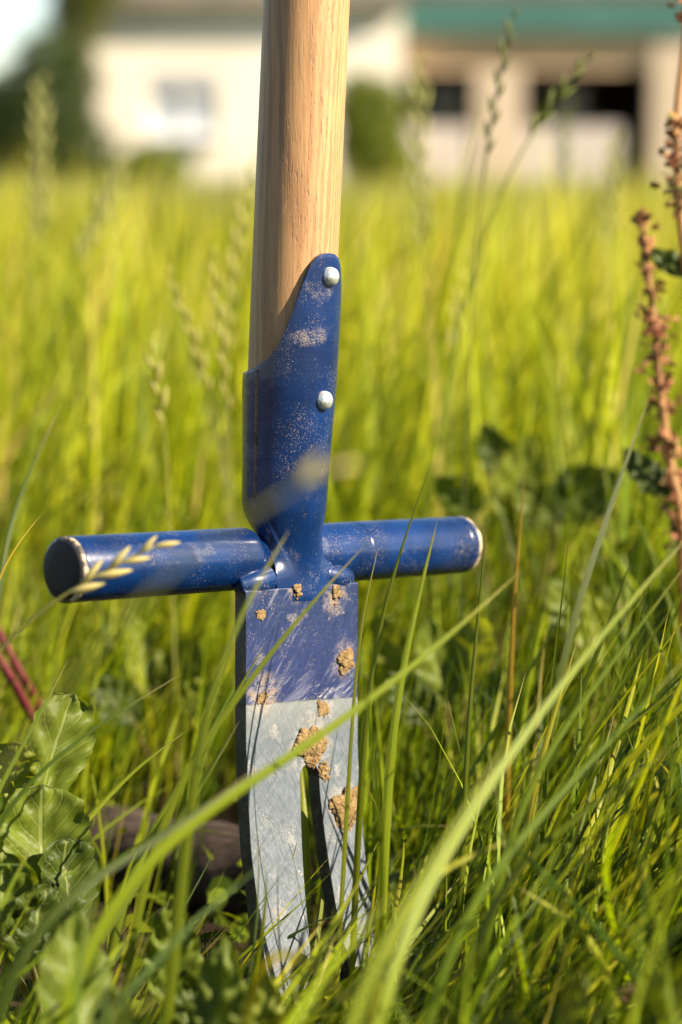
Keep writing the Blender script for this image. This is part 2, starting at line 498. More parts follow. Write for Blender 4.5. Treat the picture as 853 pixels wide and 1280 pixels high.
M['white_frame'] = plain('white_window_frame', (0.62, 0.62, 0.62), 0.5, 0.4, 0.05, 4.0)
M['curtain'] = plain('pale_blind', (0.36, 0.38, 0.42), 0.8, 0.3, 0.05, 3.0)
M['blind_box'] = plain('grey_shutter', (0.34, 0.33, 0.33), 0.7, 0.3, 0.05, 3.0)
def glass():
    m = Mat('window_glass'); n = m.noise(m.coords(), 2, 2)
    m.pbr(m.mix(n, (0.03, 0.035, 0.04), (0.07, 0.08, 0.09)), 0.08, 0.0, None, 0.6); return m.m
M['glass'] = glass()

HY = 35.0
PX = HY / 3022
def hx(u): return (u - 426.5) * PX
def hz(v): return CAM_H + (215 - v) * PX
house = empty('house', (0, HY, 0))
tag(house, 'cream single-storey house with a porch and green fascia, blurred far behind the meadow', 'house')
def hbox(name, u0, u1, y0, y1, v0, v1, mat, parent=None):
    return box(name, hx(u0), hx(u1), y0, y1, hz(v1), hz(v0), mat, parent or house)
LB = -1.75
# left block, built round its window opening
wx0, wx1, wv0, wv1 = 202, 283, 97, 174
hbox('wall', 134, wx0, LB, 5, 31.5, 260, M['render'])
hbox('wall', wx0, wx1, LB, 5, 31.5, wv0, M['render'])
hbox('wall', wx0, wx1, LB, 5, wv1, 260, M['render'])
hbox('wall', wx1, 498, LB, 5, 31.5, 260, M['render'])
w = hbox('window', wx0 + 5, wx1 - 5, LB + 0.16, LB + 0.24, wv0 + 5, wv1 - 5, M['curtain'])
w.location.y -= 0.10
for nm, a in (('frame', (wx0, wx0 + 5, 0.12, 0.3, wv0, wv1)), ('frame', (wx1 - 5, wx1, 0.12, 0.3, wv0, wv1)),
              ('frame', (wx0 + 5, wx1 - 5, 0.12, 0.3, wv0, wv0 + 5)), ('frame', (wx0 + 5, wx1 - 5, 0.12, 0.3, wv1 - 5, wv1)),
              ('sill', (wx0 - 4, wx1 + 4, -0.08, 0.12, wv1, wv1 + 4)), ('shutter_box', (wx0 + 5, wx1 - 5, 0.08, 0.16, wv0 + 5, wv0 + 24))):
    hbox(nm, a[0], a[1], LB + a[2], LB + a[3], a[4], a[5], M['white_frame'] if nm != 'shutter_box' else M['blind_box'], w)
for u in (243,):
    hbox('mullion', u - 2, u + 2, LB + 0.12, LB + 0.16, wv0 + 24, wv1 - 5, M['white_frame'], w)
# low pitched roof over the left block with its soffit and gutter
def roof(name, u0, u1, yf, yb, vbot, rise, mat):
    x0, x1 = hx(u0), hx(u1); z = hz(vbot); ym = (yf + yb) / 2; t = 0.16
    bm = bmesh.new()
    prof = [(yf, z), (ym, z + rise), (yb, z), (yb, z + t), (ym, z + rise + t), (yf, z + t)]
    L = [bm.verts.new((x0, y, q)) for y, q in prof]; Rr = [bm.verts.new((x1, y, q)) for y, q in prof]
    bm.faces.new(L); bm.faces.new(list(reversed(Rr)))
    for i in range(6):
        j = (i + 1) % 6
        bm.faces.new((L[j], L[i], Rr[i], Rr[j]))
    bmesh.ops.recalc_face_normals(bm, faces=bm.faces)
    return bm_obj(name, bm, mat, house)
r1 = roof('roof', 152, 504, LB - 0.16, 5.6, 25, 1.3, M['roof'])
hbox('soffit', 154, 498, LB - 0.14, LB, 26, 31, M['soffit'])
hbox('gutter', 153, 498, LB - 0.25, LB - 0.16, 13, 23, M['soffit'], r1)
hbox('gable', 132, 170, LB + 0.3, 4.6, -40, 31, M['render'])
# porch block to the right
r2 = roof('roof', 496, 1250, -1.5, 5.6, 13, 1.3, M['roof'])
hbox('fascia', 498, 848, -1.56, -1.5, 15, 53, M['green'])
hbox('beam', 500, 793, -1.35, -1.1, 55, 96, M['tan_wall'])
hbox('wall', 506, 526, 1.2, 1.5, 98, 260, M['tan_wall'])
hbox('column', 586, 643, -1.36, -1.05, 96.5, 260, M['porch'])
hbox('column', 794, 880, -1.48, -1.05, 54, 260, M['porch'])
hbox('wall', 881, 1240, -1.3, 4.8, 20, 260, M['render'])
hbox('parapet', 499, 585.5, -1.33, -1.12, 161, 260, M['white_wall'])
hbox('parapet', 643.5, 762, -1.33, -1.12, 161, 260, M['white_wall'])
hbox('porch_floor', 506, 900, -1.0, 1.2, 236, 262, M['soffit'])
hbox('porch_ceiling', 506, 900, -1.0, 1.5, 40, 46, M['soffit'])
hbox('back_wall', 506, 900, 1.5, 1.8, 46, 262, M['dark'])  # near-black colour puts the deep shade of the porch into its back wall
pw = hbox('window', 540, 590, 1.42, 1.48, 100, 158, M['glass'])
hbox('frame', 536, 540, 1.38, 1.49, 96, 162, M['frame'], pw); hbox('frame', 590, 594, 1.38, 1.49, 96, 162, M['frame'], pw)
hbox('blind', 541, 556, 1.36, 1.41, 100, 158, M['curtain'], pw)
dr = hbox('door', 690, 745, 1.4, 1.48, 96, 250, M['frame'])
hbox('pane', 700, 735, 1.37, 1.4, 106, 170, M['glass'], dr)
hbox('chimney', 300, 330, 2.0, 2.6, -190, -90, M['render'], r1)

# ------------------------------------------------------------------ trees and shrubs near the house
def leaf_cloud(name, clumps, n, size, c1, c2, parent, seed):
    """many leaf-sized faces through the volume of clumps (cx,cy,cz,rx,ry,rz)"""
    g = np.random.default_rng(seed)
    cl = np.array(clumps, dtype=float)
    vol = cl[:, 3] * cl[:, 4] * cl[:, 5]
    idx = g.choice(len(cl), n, p=vol / vol.sum())
    d = g.normal(size=(n, 3)); d /= np.linalg.norm(d, axis=1)[:, None]
    r = 0.35 + 0.7 * g.random(n) ** 0.6
    c = cl[idx, :3] + d * r[:, None] * cl[idx, 3:]
    nr = d * 0.6 + g.normal(size=(n, 3)) * 0.6; nr /= np.linalg.norm(nr, axis=1)[:, None]
    a = np.cross(nr, g.normal(size=(n, 3))); a /= np.linalg.norm(a, axis=1)[:, None]
    b = np.cross(nr, a)
    s = size * (0.6 + 0.8 * g.random(n))[:, None]
    V = np.stack([c - a * s, c + b * s * 0.55, c + a * s, c - b * s * 0.55], axis=1).reshape(-1, 3)
    F = np.arange(n * 4).reshape(n, 4)
    t = g.random(n)[:, None]
    col = np.array(c1) * (1 - t) + np.array(c2) * t
    return mesh_np(name, V, F, M['tree_leaf'], cols=np.repeat(col, 4, axis=0), smooth=False, parent=parent)
M['bark'] = plain('bark', (0.10, 0.075, 0.05), 0.95, 0.1, 0.35, 14.0)
def tree(name, label, cat, loc, trunk_h, clumps, n, size, c1, c2, seed, tr=0.12):
    t = empty(name, loc); tag(t, label, cat)
    g = random.Random(seed)
    top = Vector((0.1, 0, trunk_h))
    V, F = tube_arrays(catmull([(0, 0, -0.2), (0.04, 0.02, trunk_h * 0.5), tuple(top)], 10), np.linspace(tr, tr * 0.55, 10), 10)
    for c in clumps:
        b0 = Vector((0.05, 0, trunk_h * g.uniform(0.4, 0.95))); e = Vector(c[:3])
        v2, f2 = tube_arrays(catmull([tuple(b0), tuple(b0.lerp(e, 0.5) + Vector((0, 0, 0.1))), tuple(e)], 7), np.linspace(tr * 0.45, tr * 0.12, 7), 6)
        o = len(V); V += v2; F += [tuple(i + o for i in f) for f in f2]
    mesh_np('trunk', V, F, M['bark'], parent=t)
    leaf_cloud('crown', clumps, n, size, c1, c2, t, seed)
    return t
g_dark = ((0.018, 0.032, 0.008), (0.05, 0.072, 0.016))
g_lite = ((0.07, 0.10, 0.010), (0.15, 0.18, 0.02))
tree('evergreen_tree', 'dark evergreen tree at the far left beside the house', 'tree', (-4.0, 31.5, 0), 1.2,
     [(0, 0, 1.0, .75, .7, .8), (.35, 0, 1.5, .6, .6, .6), (-.5, .2, .9, .7, .6, .7), (.55, 0, .6, .6, .6, .6), (.1, .1, 1.85, .35, .4, .35), (-1.1, .1, .9, .6, .6, .8)],
     9000, 0.055, *g_dark, 3)
tree('garden_tree', 'olive-green tree reaching up in front of the house corner', 'tree', (-3.42, 32.4, 0), 2.2,
     [(.05, 0, 2.9, .5, .5, .55), (-.1, 0, 2.2, .4, .4, .5), (.1, .1, 3.6, .8, .6, .6), (-.25, 0, 1.4, .35, .4, .5), (-.2, 0, .7, .35, .4, .6)],
     6000, 0.06, (0.045, 0.06, 0.01), (0.11, 0.12, 0.02), 4)
tree('garden_shrub', 'rounded green shrub against the house wall right of the handle', 'shrub', (0.40, 32.4, 0), 0.6,
     [(0, 0, .7, .46, .4, .6), (.14, 0, 1.15, .32, .3, .45), (-.16, 0, 1.2, .36, .3, .5), (.25, 0, .5, .36, .3, .45)],
     7000, 0.05, *g_lite, 5, 0.05)
tree('low_shrub', 'low olive shrub below the window of the house', 'shrub', (-2.6, 32.6, 0), 0.3,
     [(0, 0, .42, .35, .3, .3), (.3, 0, .35, .3, .3, .25), (-.3, 0, .35, .25, .3, .22)],
     2500, 0.05, *g_lite, 6, 0.03)
tree('hedge', 'dark hedge at the far left edge beyond the meadow', 'hedge', (-8.0, 33, 0), 1.0,
     [(x, 0, 1.0, .9, .7, .95) for x in (-4, -2.8, -1.6, -.4, .8, 1.9)], 9000, 0.07, *g_dark, 8)
tree('garden_tree', 'leafy tree beyond the right end of the house', 'tree', (11.5, 34, 0), 2.6,
     [(0, 0, 3.2, 1.3, 1.2, 1.0), (.8, 0, 2.5, 1.0, 1.0, .8), (-.9, .2, 2.6, 1.0, 1.0, .8), (0, 0, 1.6, 1.2, 1.0, .9)],
     7000, 0.08, *g_lite, 9)

# ------------------------------------------------------------------ the weeding fork
TOOL = Matrix.Translation((-0.0185, 0.9806, 0)) @ Matrix.Rotation(R(45.49), 4, 'Z') @ Matrix.Rotation(R(3.84), 4, 'Y') @ Matrix.Rotation(R(-3.59), 4, 'X')
tool = empty('weeding_fork')
tool.matrix_world = TOOL
tag(tool, 'blue steel weeding fork with round crossbar and wooden handle stuck upright in the grass', 'weeding tool')

def y_axis(z): return 0.0103 - 0.062 * (z - 0.2)          # line of the handle behind the blade
HR = 0.0178
# handle
def make_handle():
    k = 64; zs = np.concatenate([np.linspace(0.238, 0.5, 30), np.linspace(0.52, 1.22, 24), [1.235, 1.245, 1.25]])
    V = []
    for z in zs:
        r = HR * (1 + 0.006 * math.sin(z * 21))
        if z > 1.22: r *= math.sqrt(max(0.02, 1 - ((z - 1.22) / 0.031) ** 2))
        if z < 0.2: r *= 0.93
        for j in range(k):
            a = 2 * math.pi * j / k
            V.append((r * math.cos(a), y_axis(z) + r * math.sin(a), z))
    n = len(zs)
    F = [(i * k + j, i * k + (j + 1) % k, (i + 1) * k + (j + 1) % k, (i + 1) * k + j) for i in range(n - 1) for j in range(k)]
    F.append(tuple(reversed(range(k)))); F.append(tuple(range((n - 1) * k, n * k)))
    mesh_np('handle', V, F, M['wood'], parent=tool)
make_handle()

# socket: sheet rolled round the handle, tongue in front, closing into a flat tang
AT = [0, 10, 19, 26, 33, 41, 50, 62, 75, 92, 115, 138]
ZT = [.3372, .3369, .3352, .3317, .3255, .3168, .3072, .2975, .2930, .2900, .2886, .288]
def sock_pt(s, z):
    """s in -1..1 across the sheet"""
    Rz = float(np.interp(z, [0.2, 0.232, 0.25, 0.285, 0.34], [0.0172, 0.0178, 0.0183, 0.0198, 0.0203]))
    a = s * R(138)
    px, py = Rz * math.sin(a), y_axis(max(z, 0.225)) - Rz * math.cos(a)
    # flat tang in the plane of the blade
    fx, fy = 0.0022 + s * 0.0172, -0.0036 + 0.0006 * abs(s)
    t = min(1, max(0, (z - 0.203) / (0.2345 - 0.203)))
    t = t * t * (3 - 2 * t)
    ts = t ** 0.75 if abs(s) > 0.5 else t
    return (fx + (px - fx) * ts, fy + (py - fy) * t, z)
def make_socket():
    S = np.linspace(-1, 1, 93); nz = 70
    V = []
    for i in range(nz):
        for s in S:
            zt = float(np.interp(abs(s) * 138, AT, ZT))
            w = i / (nz - 1)
            z = 0.193 + (zt - 0.193) * w
            V.append(sock_pt(s, z))
    n = len(S)
    F = np.array([(i * n + j, i * n + j + 1, (i + 1) * n + j + 1, (i + 1) * n + j) for i in range(nz - 1) for j in range(n - 1)])
    o = mesh_np('socket', V, F, M['blue'], parent=tool)
    o.data.materials.append(M['edge'])
    so = o.modifiers.new('thickness', 'SOLIDIFY'); so.thickness = 0.0024; so.offset = -1; so.use_even_offset = True
    so.material_offset_rim = 0
    bv = o.modifiers.new('edge', 'BEVEL'); bv.width = 0.0006; bv.segments = 2; bv.limit_method = 'ANGLE'; bv.angle_limit = R(50)
    # worn bare lips along the open seam
    for sd in (-1, 1):
        pts = []
        for z in np.linspace(0.228, 0.2875, 22):
            p = Vector(sock_pt(sd, z)); c = Vector((0, y_axis(z), z))
            pts.append(tuple(p + (p - c).normalized() * -0.0010 + Vector((0, 0.0002, 0))))
        tube('worn_seam_lip', pts, [0.0011 + 0.00025 * noise.noise(Vector((0, 0, i * 0.7))) for i in range(22)], M['edge'], tool, 6)
    # thin raised red-brown line beside the left lip
    pts = []
    for z in np.linspace(0.236, 0.2895, 26):
        s = -88 / 138
        p = Vector(sock_pt(s, z)); c = Vector((0, y_axis(z), z))
        pts.append(tuple(p - (p - c).normalized() * 0.0011))
    tube('red_brown_line', pts, [0.0016 + 0.0003 * noise.noise(Vector((3, 0, i * 0.9))) for i in range(26)], M['edge'], tool, 6)
make_socket()

# rivets
def make_rivet(z, al):
    Rz = float(np.interp(z, [0.25, 0.285, 0.34], [0.0183, 0.0198, 0.0203]))
    prof = [(0.0040, -0.001), (0.0040, 0.0005)] + [(0.0039 * math.cos(t), 0.0005 + 0.0030 * math.sin(t)) for t in np.linspace(0.05, 1.5, 9)]
    o = lathe('rivet', prof, M['zinc'], tool, 28)
    d = Vector((math.sin(al), -math.cos(al), 0))
    o.location = Vector((0, y_axis(z), z)) + d * Rz
    o.rotation_mode = 'QUATERNION'
    o.rotation_quaternion = d.to_track_quat('Z', 'Y')
make_rivet(0.3277, R(2.5)); make_rivet(0.2768, R(4))

# crossbar stubs
YB, ZB, XL, XR, BR = 0.0116, 0.211, -0.1164, 0.1165, 0.0130
def bar_part(name, prof, mat, parent):
    o = lathe(name, prof, mat, parent, 56, 'X'); o.location = (0, YB, ZB); return o
lb = bar_part('crossbar', [(BR * 0.74, -0.008), (BR * 0.74, -0.0180), (BR * 0.76, -0.0186), (BR * 0.90, -0.0190), (BR * 0.97, -0.0196), (BR, -0.0212), (BR, -0.023), (BR, -0.04), (BR, -0.08), (BR, XL + 0.0030), (BR * 0.985, XL + 0.0018)], M['blue'], tool)
lb['label'] = 'crossbar stub reaching towards the viewer'
rb = bar_part('crossbar', [(BR, 0.010), (BR, 0.012), (BR, 0.0436), (BR, 0.0440), (BR * 0.985, 0.0442), (BR * 0.985, 0.0448), (BR, 0.0450), (BR, 0.0454), (BR, 0.08), (BR, XR - 0.0080), (BR, XR - 0.0076), (BR * 0.985, XR - 0.0074), (BR * 0.985, XR - 0.0068), (BR, XR - 0.0066), (BR, XR - 0.0062), (BR, XR - 0.003), (BR * 0.985, XR - 0.002)], M['blue'], tool)
rb['label'] = 'crossbar stub reaching away from the viewer'
for sg, x in ((-1, XL), (1, XR)):
    cp = bar_part('end_cap', [(BR * 0.9, x - sg * 0.004), (BR * 1.0, x - sg * 0.0019), (BR * 1.0, x - sg * 0.0006), (BR * 0.94, x), (BR * 0.80, x + sg * 0.0001)], M['rim'], tool)
    fc = bar_part('cap_face', [(BR * 0.90, x - sg * 0.001), (BR * 0.90, x + sg * 0.0003), (BR * 0.84, x + sg * 0.0008), (BR * 0.5, x + sg * 0.0012), (BR * 0.05, x + sg * 0.0013)], M['black'], cp)
    fc.location = (0, 0, 0)

# weld beads between blade, tang and bars
def weld(path, r, seed):
    n = 40
    p = catmull(path, n)
    rad = [r * (0.97 + 0.22 * noise.noise(Vector((seed + 0.37, i * 0.055, 0.4)))) * min(1, 0.35 + min(i, n - 1 - i) / 5) for i in range(n)]
    tube('weld_bead', p, rad, M['blue'], tool, 14)
weld([(-0.0330, 0.0035, 0.2000), (-0.027, 0.0018, 0.2012), (-0.021, 0.0012, 0.2022), (-0.0150, 0.0015, 0.2035)], 0.0058, 1)
weld([(0.0318, 0.0035, 0.2000), (0.026, 0.0018, 0.2010), (0.020, 0.0012, 0.2020), (0.0140, 0.0015, 0.2035)], 0.0054, 2)

# blade with two prongs curving forward
def curve_y(z): return -1.2 * max(0.0, 0.146 - z) ** 2
def make_blade():
    hw = 0.033; zt = 0.1990; slot = 0.1245; xc = 0.0030
    zs = np.concatenate([np.linspace(-0.03, 0.112, 44), np.linspace(0.1135, slot, 12), [slot + 0.004, slot + 0.010, 0.15, 0.165, 0.18, zt]])
    V, F = [], []; rows = []
    for z in zs:
        half = float(np.interp(z, [-0.03, 0.0, 0.015, 0.05, 0.08, 0.112, 0.2], [0.017, 0.0138, 0.0122, 0.0094, 0.0076, 0.0056, 0.0056]))
        if z <= slot: h = half * math.sqrt(max(0.0, 1 - (max(0, z - 0.1175) / (slot - 0.1175)) ** 2)) if z > 0.1175 else half
        else: h = min(0.0056, (z - slot) * 0.9)
        # prong tips narrow towards the ground
        o = hw - max(0.0, 0.02 - z) * 0.12
        o -= 0.0006 * noise.noise(Vector((z * 60, 2.0, 0)))
        cols = [-o, (-o * 2 + xc - h) / 3, (-o + 2 * (xc - h)) / 3, xc - h, xc + h, (o + 2 * (xc + h)) / 3, (2 * o + xc + h) / 3, o]
        r = []
        for x in cols:
            zz = z if z > -0.02 else z
            r.append(len(V)); V.append((x, -0.0033 + curve_y(z), zz))
        rows.append(r)
    for i in range(len(rows) - 1):
        a, b = rows[i], rows[i + 1]
        for j in range(7):
            if j == 3 and zs[i] < slot - 1e-6: continue
            F.append((a[j], a[j + 1], b[j + 1], b[j]))
    bm = bmesh.new()
    vv = [bm.verts.new(v) for v in V]
    for f in F: bm.faces.new([vv[i] for i in f])
    bmesh.ops.remove_doubles(bm, verts=bm.verts, dist=1e-5)
    bmesh.ops.dissolve_degenerate(bm, edges=bm.edges, dist=1e-6)
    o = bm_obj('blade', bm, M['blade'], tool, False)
    so = o.modifiers.new('thickness', 'SOLIDIFY'); so.thickness = 0.0068; so.offset = -1
    bv = o.modifiers.new('edge', 'BEVEL'); bv.width = 0.0005; bv.segments = 2; bv.limit_method = 'ANGLE'; bv.angle_limit = R(50)
    o['label'] = 'flat blade split into two prongs, bare grey steel below the blue paint'
make_blade()

# ------------------------------------------------------------------ dried soil stuck to the tool
def clod(label, x, z, w, h, t, seed, rot=0.0, wisps=True):
    """a crumbly lump on the blade face at local (x, z)"""
    bm = bmesh.new()
    g = random.Random(seed)
    n = max(8, int(w * h * 9.0e5))
    for i in range(n):
        a = g.uniform(0, 2 * math.pi); r = math.sqrt(g.random()) * 0.85
        r *= 0.72 + 0.75 * noise.noise(Vector((math.cos(a) * 1.8, math.sin(a) * 1.8, seed * 3.3))); px, pz = r * math.cos(a) * w * 0.72, r * math.sin(a) * h * 0.72
        px, pz = px * math.cos(rot) - pz * math.sin(rot), px * math.sin(rot) + pz * math.cos(rot)
        q = min(0.0024, g.uniform(0.14, 0.30) * min(w, h)) * (1.15 - 0.5 * r)
        mt = Matrix.Translation((px, -g.uniform(0.0, t) * 0.55 * (1 - r), pz)) @ Euler((g.random() * 6, g.random() * 6, 0)).to_matrix().to_4x4() @ Matrix.Diagonal((q, q * 0.8, q * 0.7, 1))
        bmesh.ops.create_icosphere(bm, subdivisions=2, radius=1, matrix=mt)
    for v in bm.verts:
        k = noise.noise(v.co * 900 + Vector((seed * 7.1, 0, 0))) * 0.0007 + noise.noise(v.co * 2600) * 0.0003
        v.co += v.normal * k if v.normal.length else Vector((k, k, k))
        v.co.y = min(v.co.y * (0.6 if t > 0.0015 else 0.28), 0.0006)
    o = bm_obj('soil_clod', bm, M['soil'], None, False)
    o.matrix_world = TOOL @ Matrix.Translation((x, -0.0036 + curve_y(z), z))
    tag(o, label, 'soil clod', 'dried soil stuck to the fork')
clod('largest soil clod, at the top of the slot between the prongs', 0.0030, 0.1325, 0.020, 0.013, 0.004, 1, -0.5)
clod('flat ochre soil clod on the right prong', 0.0235, 0.1035, 0.0155, 0.0165, 0.003, 2)
clod('soil clod on the blue paint near the right edge of the blade', 0.0250, 0.1665, 0.0085, 0.0085, 0.0035, 3)
clod('small soil clod on the blue tang between the crossbar stubs', -0.0040, 0.1975, 0.0045, 0.0065, 0.002, 4)
clod('small soil clod at the upper right corner of the blade', 0.0195, 0.1950, 0.0050, 0.0065, 0.002, 5)
clod('thin soil smear on bare steel just below the paint line', 0.0115, 0.1470, 0.0060, 0.0060, 0.0010, 6)
clod('thin soil smear on blue paint at the lower left of the painted blade', -0.0235, 0.1545, 0.0075, 0.0045, 0.0010, 7)
clod('thin soil smear on blue paint at the upper left of the blade', -0.0245, 0.1885, 0.0050, 0.0050, 0.0010, 8)
clod('crumb of soil trailing below the largest clod on the right prong', 0.0115, 0.1205, 0.0050, 0.0110, 0.002, 9)
clod('soil caked on the tip of the left prong at the ground', -0.0200, 0.0080, 0.0200, 0.0140, 0.005, 10)

# ------------------------------------------------------------------ grass
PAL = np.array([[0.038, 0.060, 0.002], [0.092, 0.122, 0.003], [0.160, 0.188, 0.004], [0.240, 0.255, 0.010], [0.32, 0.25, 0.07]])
def pick_cols(n, g, w):
    i = g.choice(5, n, p=np.array(w) / sum(w))
    c = PAL[i] * (0.8 + 0.4 * g.random((n, 1)))
    c[:, 0] *= 0.9 + 0.2 * g.random(n)
    return c
def blades(name, bx, by, L, W, az, t0, bend, cols, seg, vfold, g, label, cup=0.35):
    n = len(bx)
    s = np.linspace(0, 1, seg + 1)
    th = t0[:, None] + bend[:, None] * s[None] ** 1.4                       # angle from vertical
    ds = L[:, None] / seg
    hor = np.concatenate([np.zeros((n, 1)), np.cumsum(np.sin((th[:, 1:] + th[:, :-1]) / 2) * ds, axis=1)], axis=1)
    ver = np.concatenate([np.zeros((n, 1)), np.cumsum(np.cos((th[:, 1:] + th[:, :-1]) / 2) * ds, axis=1)], axis=1)
    da = az[:, None] + (g.normal(0, 0.25, n))[:, None] * s[None]
    cx = bx[:, None] + hor * np.cos(da); cy = by[:, None] + hor * np.sin(da); cz = ver - 0.004
    cz = np.maximum(cz, 0.003)
    prof = np.minimum(1.0, 0.55 + 1.6 * s) * (1 - s ** 2.2) ** 0.8 + 0.01
    w = W[:, None] * prof[None] / 2
    tw = (g.uniform(-0.9, 0.9, n))[:, None] + (g.normal(0, 0.7, n))[:, None] * s[None]
    # side vector: horizontal, square to the lean, turned by the twist about the vertical-ish axis
    sx = -np.sin(da) * np.cos(tw) + np.cos(da) * np.cos(th) * np.sin(tw)
    sy = np.cos(da) * np.cos(tw) + np.sin(da) * np.cos(th) * np.sin(tw)
    sz = -np.sin(th) * np.sin(tw)
    C = np.stack([cx, cy, cz], -1); S = np.stack([sx, sy, sz], -1)
    if vfold:
        tdir = np.stack([np.sin(th) * np.cos(da), np.sin(th) * np.sin(da), np.cos(th)], -1)
        N = np.cross(S, tdir)
        A = C - S * w[..., None] + N * (w * cup)[..., None]; B = C; D = C + S * w[..., None] + N * (w * cup)[..., None]
        V = np.stack([A, B, D], 2); k = 3; us = [0, .5, 1]
    else:
        V = np.stack([C - S * w[..., None], C + S * w[..., None]], 2); k = 2; us = [0, 1]
    per = (seg + 1) * k
    f = []
    for i in range(seg):
        for j in range(k - 1):
            f.append((i * k + j, i * k + j + 1, (i + 1) * k + j + 1, (i + 1) * k + j))
    F = (np.arange(n)[:, None, None] * per + np.array(f)[None]).reshape(-1, 4)
    Cc = np.repeat(cols[:, None], per, axis=1)
    # paler sheath at the foot, drier tip
    sv = np.repeat(s, k)
    tip = np.clip((sv - 0.85) / 0.15, 0, 1)[None, :, None] * (g.random(n) < 0.3)[:, None, None]
    Cc = Cc * (1 - 0.6 * tip) + np.array([0.28, 0.20, 0.07]) * 0.6 * tip
    uv = np.stack([np.tile(np.tile(us, seg + 1), n), np.tile(np.repeat(s, k), n)], -1) if vfold else None
    o = mesh_np(name, V.reshape(-1, 3), F, M['grass'], cols=Cc.reshape(-1, 3), uv=uv)
    tag(o, label, 'grass', kind='stuff')
    return o

def v_at(y, z):            # image row for a point straight ahead, used to keep trampled grass low in front of the tool
    zz = z - CAM_H; d = y * _cp - zz * _sp
    return 640 - 3022 * (y * _sp + zz * _cp) / d

def near_grass():
    g = np.random.default_rng(11)
    n = 46000
    y = 0.60 + (2.3 - 0.60) * g.random(n) ** 0.95
    x = (g.random(n) * 2 - 1) * (0.16 * y + 0.62)
    # clumping
    cl = np.array([noise.noise(Vector((a * 9, b * 9, 4.2))) for a, b in zip(x, y)])
    keep = g.random(n) < np.clip(0.62 + 1.3 * cl, 0.12, 1) * np.clip((y - 0.5) / 0.3, 0.25, 1)
    x, y, cl = x[keep], y[keep], cl[keep]; n = len(x)
    L = g.gamma(9, 0.021, n).clip(0.05, 0.36)
    L[y > 1.15] *= 1.15
    # the patch between the photographer and the tool is flattened: height follows a rising slope to the right
    right = 1 / (1 + np.exp(-(x - 0.05) / 0.03))
    vlim = 1120 - 380 * right + 115 * np.exp(-((x + 0.012) / 0.045) ** 2)
    zcap = CAM_H - (vlim - 215) / 3022 * y
    front = y < 1.06
    az = g.normal(0.15, 0.9, n)                                         # most lean to the right
    t0 = np.abs(g.normal(0.12, 0.18, n)) + 0.22 * right * front * g.random(n); bend = np.abs(g.normal(0.50, 0.42, n))
    hfac = np.cos(np.minimum(t0 + bend * 0.45, 1.3))
    ht = L * hfac
    over = front & (ht > zcap)
    u = g.random(n)
    L = np.where(over, np.maximum(0.03, zcap * (0.45 + 0.55 * u) / np.maximum(hfac, 0.25)), L)
    L = np.minimum(L, 0.4)
    # the sward close behind the tool is short on the left, taller to the right and beyond
    cap2 = np.interp(y, [1.0, 1.45, 1.7], [0.13, 0.20, 0.4]) * np.interp(x, [0.02, 0.10, 0.16], [1.0, 1.25, 1.6])
    L = np.where((y > 1.0) & (L > cap2), cap2 * (0.6 + 0.4 * u), L)
    # open dark patch left of the blade, and bare soil round the prongs
    gap = ((np.abs(x + 0.085) < 0.07) & (np.abs(y - 1.10) < 0.12) & (g.random(n) < 0.75))
    gap |= (np.hypot(x + 0.02, y - 0.985) < 0.028)
    gap |= (np.abs(x + 0.075) < 0.05) & (y > 0.7) & (y < 0.96) & (g.random(n) < 0.7)
    k = ~gap
    W = (0.0018 + 0.0028 * g.random(n) ** 1.5) * np.clip(L / 0.2, 0.6, 1.25)
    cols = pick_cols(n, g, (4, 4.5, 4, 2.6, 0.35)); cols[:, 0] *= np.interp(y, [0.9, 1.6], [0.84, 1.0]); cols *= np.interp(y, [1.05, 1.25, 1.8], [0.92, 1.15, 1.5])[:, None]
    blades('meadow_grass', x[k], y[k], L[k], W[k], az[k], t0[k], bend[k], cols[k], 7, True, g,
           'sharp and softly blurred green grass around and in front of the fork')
near_grass()

def leaning_grass():
    g = np.random.default_rng(31)
    n = 420
    x = g.uniform(0.0, 0.34, n); y = g.uniform(0.76, 1.08, n)
    L = g.uniform(0.14, 0.30, n); az = g.normal(0.0, 0.45, n)
    t0 = g.uniform(0.35, 0.85, n); bend = g.normal(0.15, 0.25, n)
    zc = CAM_H - (700 - 215) / 3022 * y
    L = np.minimum(L, zc / np.cos(t0 + 0.4 * bend).clip(0.3, 1))
    W = 0.0022 + 0.0026 * g.random(n)
    cols = 1.05 * pick_cols(n, g, (3, 4, 4, 2.5, 0.2))
    blades('leaning_grass', x, y, L, W, az, t0, bend, cols, 9, True, g, 'long grass blades leaning right in the lower right half')
leaning_grass()

def prong_grass():
    g = np.random.default_rng(33)
    n = 130
    x = g.uniform(-0.13, 0.01, n); y = g.uniform(0.80, 0.94, n)
    L = g.uniform(0.08, 0.17, n); az = g.normal(0.1, 0.4, n)
    t0 = g.uniform(0.45, 0.95, n); bend = g.normal(0.2, 0.3, n)
    zc = CAM_H - (1090 - 215) / 3022 * y
    L = np.minimum(L, zc / np.cos(t0 + 0.4 * bend).clip(0.3, 1))
    W = 0.0018 + 0.0022 * g.random(n)
    cols = 1.1 * pick_cols(n, g, (2, 4, 5, 3, 0.2))
    blades('leaning_grass', x, y, L, W, az, t0, bend, cols, 9, True, g, 'grass blades leaning across the foot of the prongs')
prong_grass()

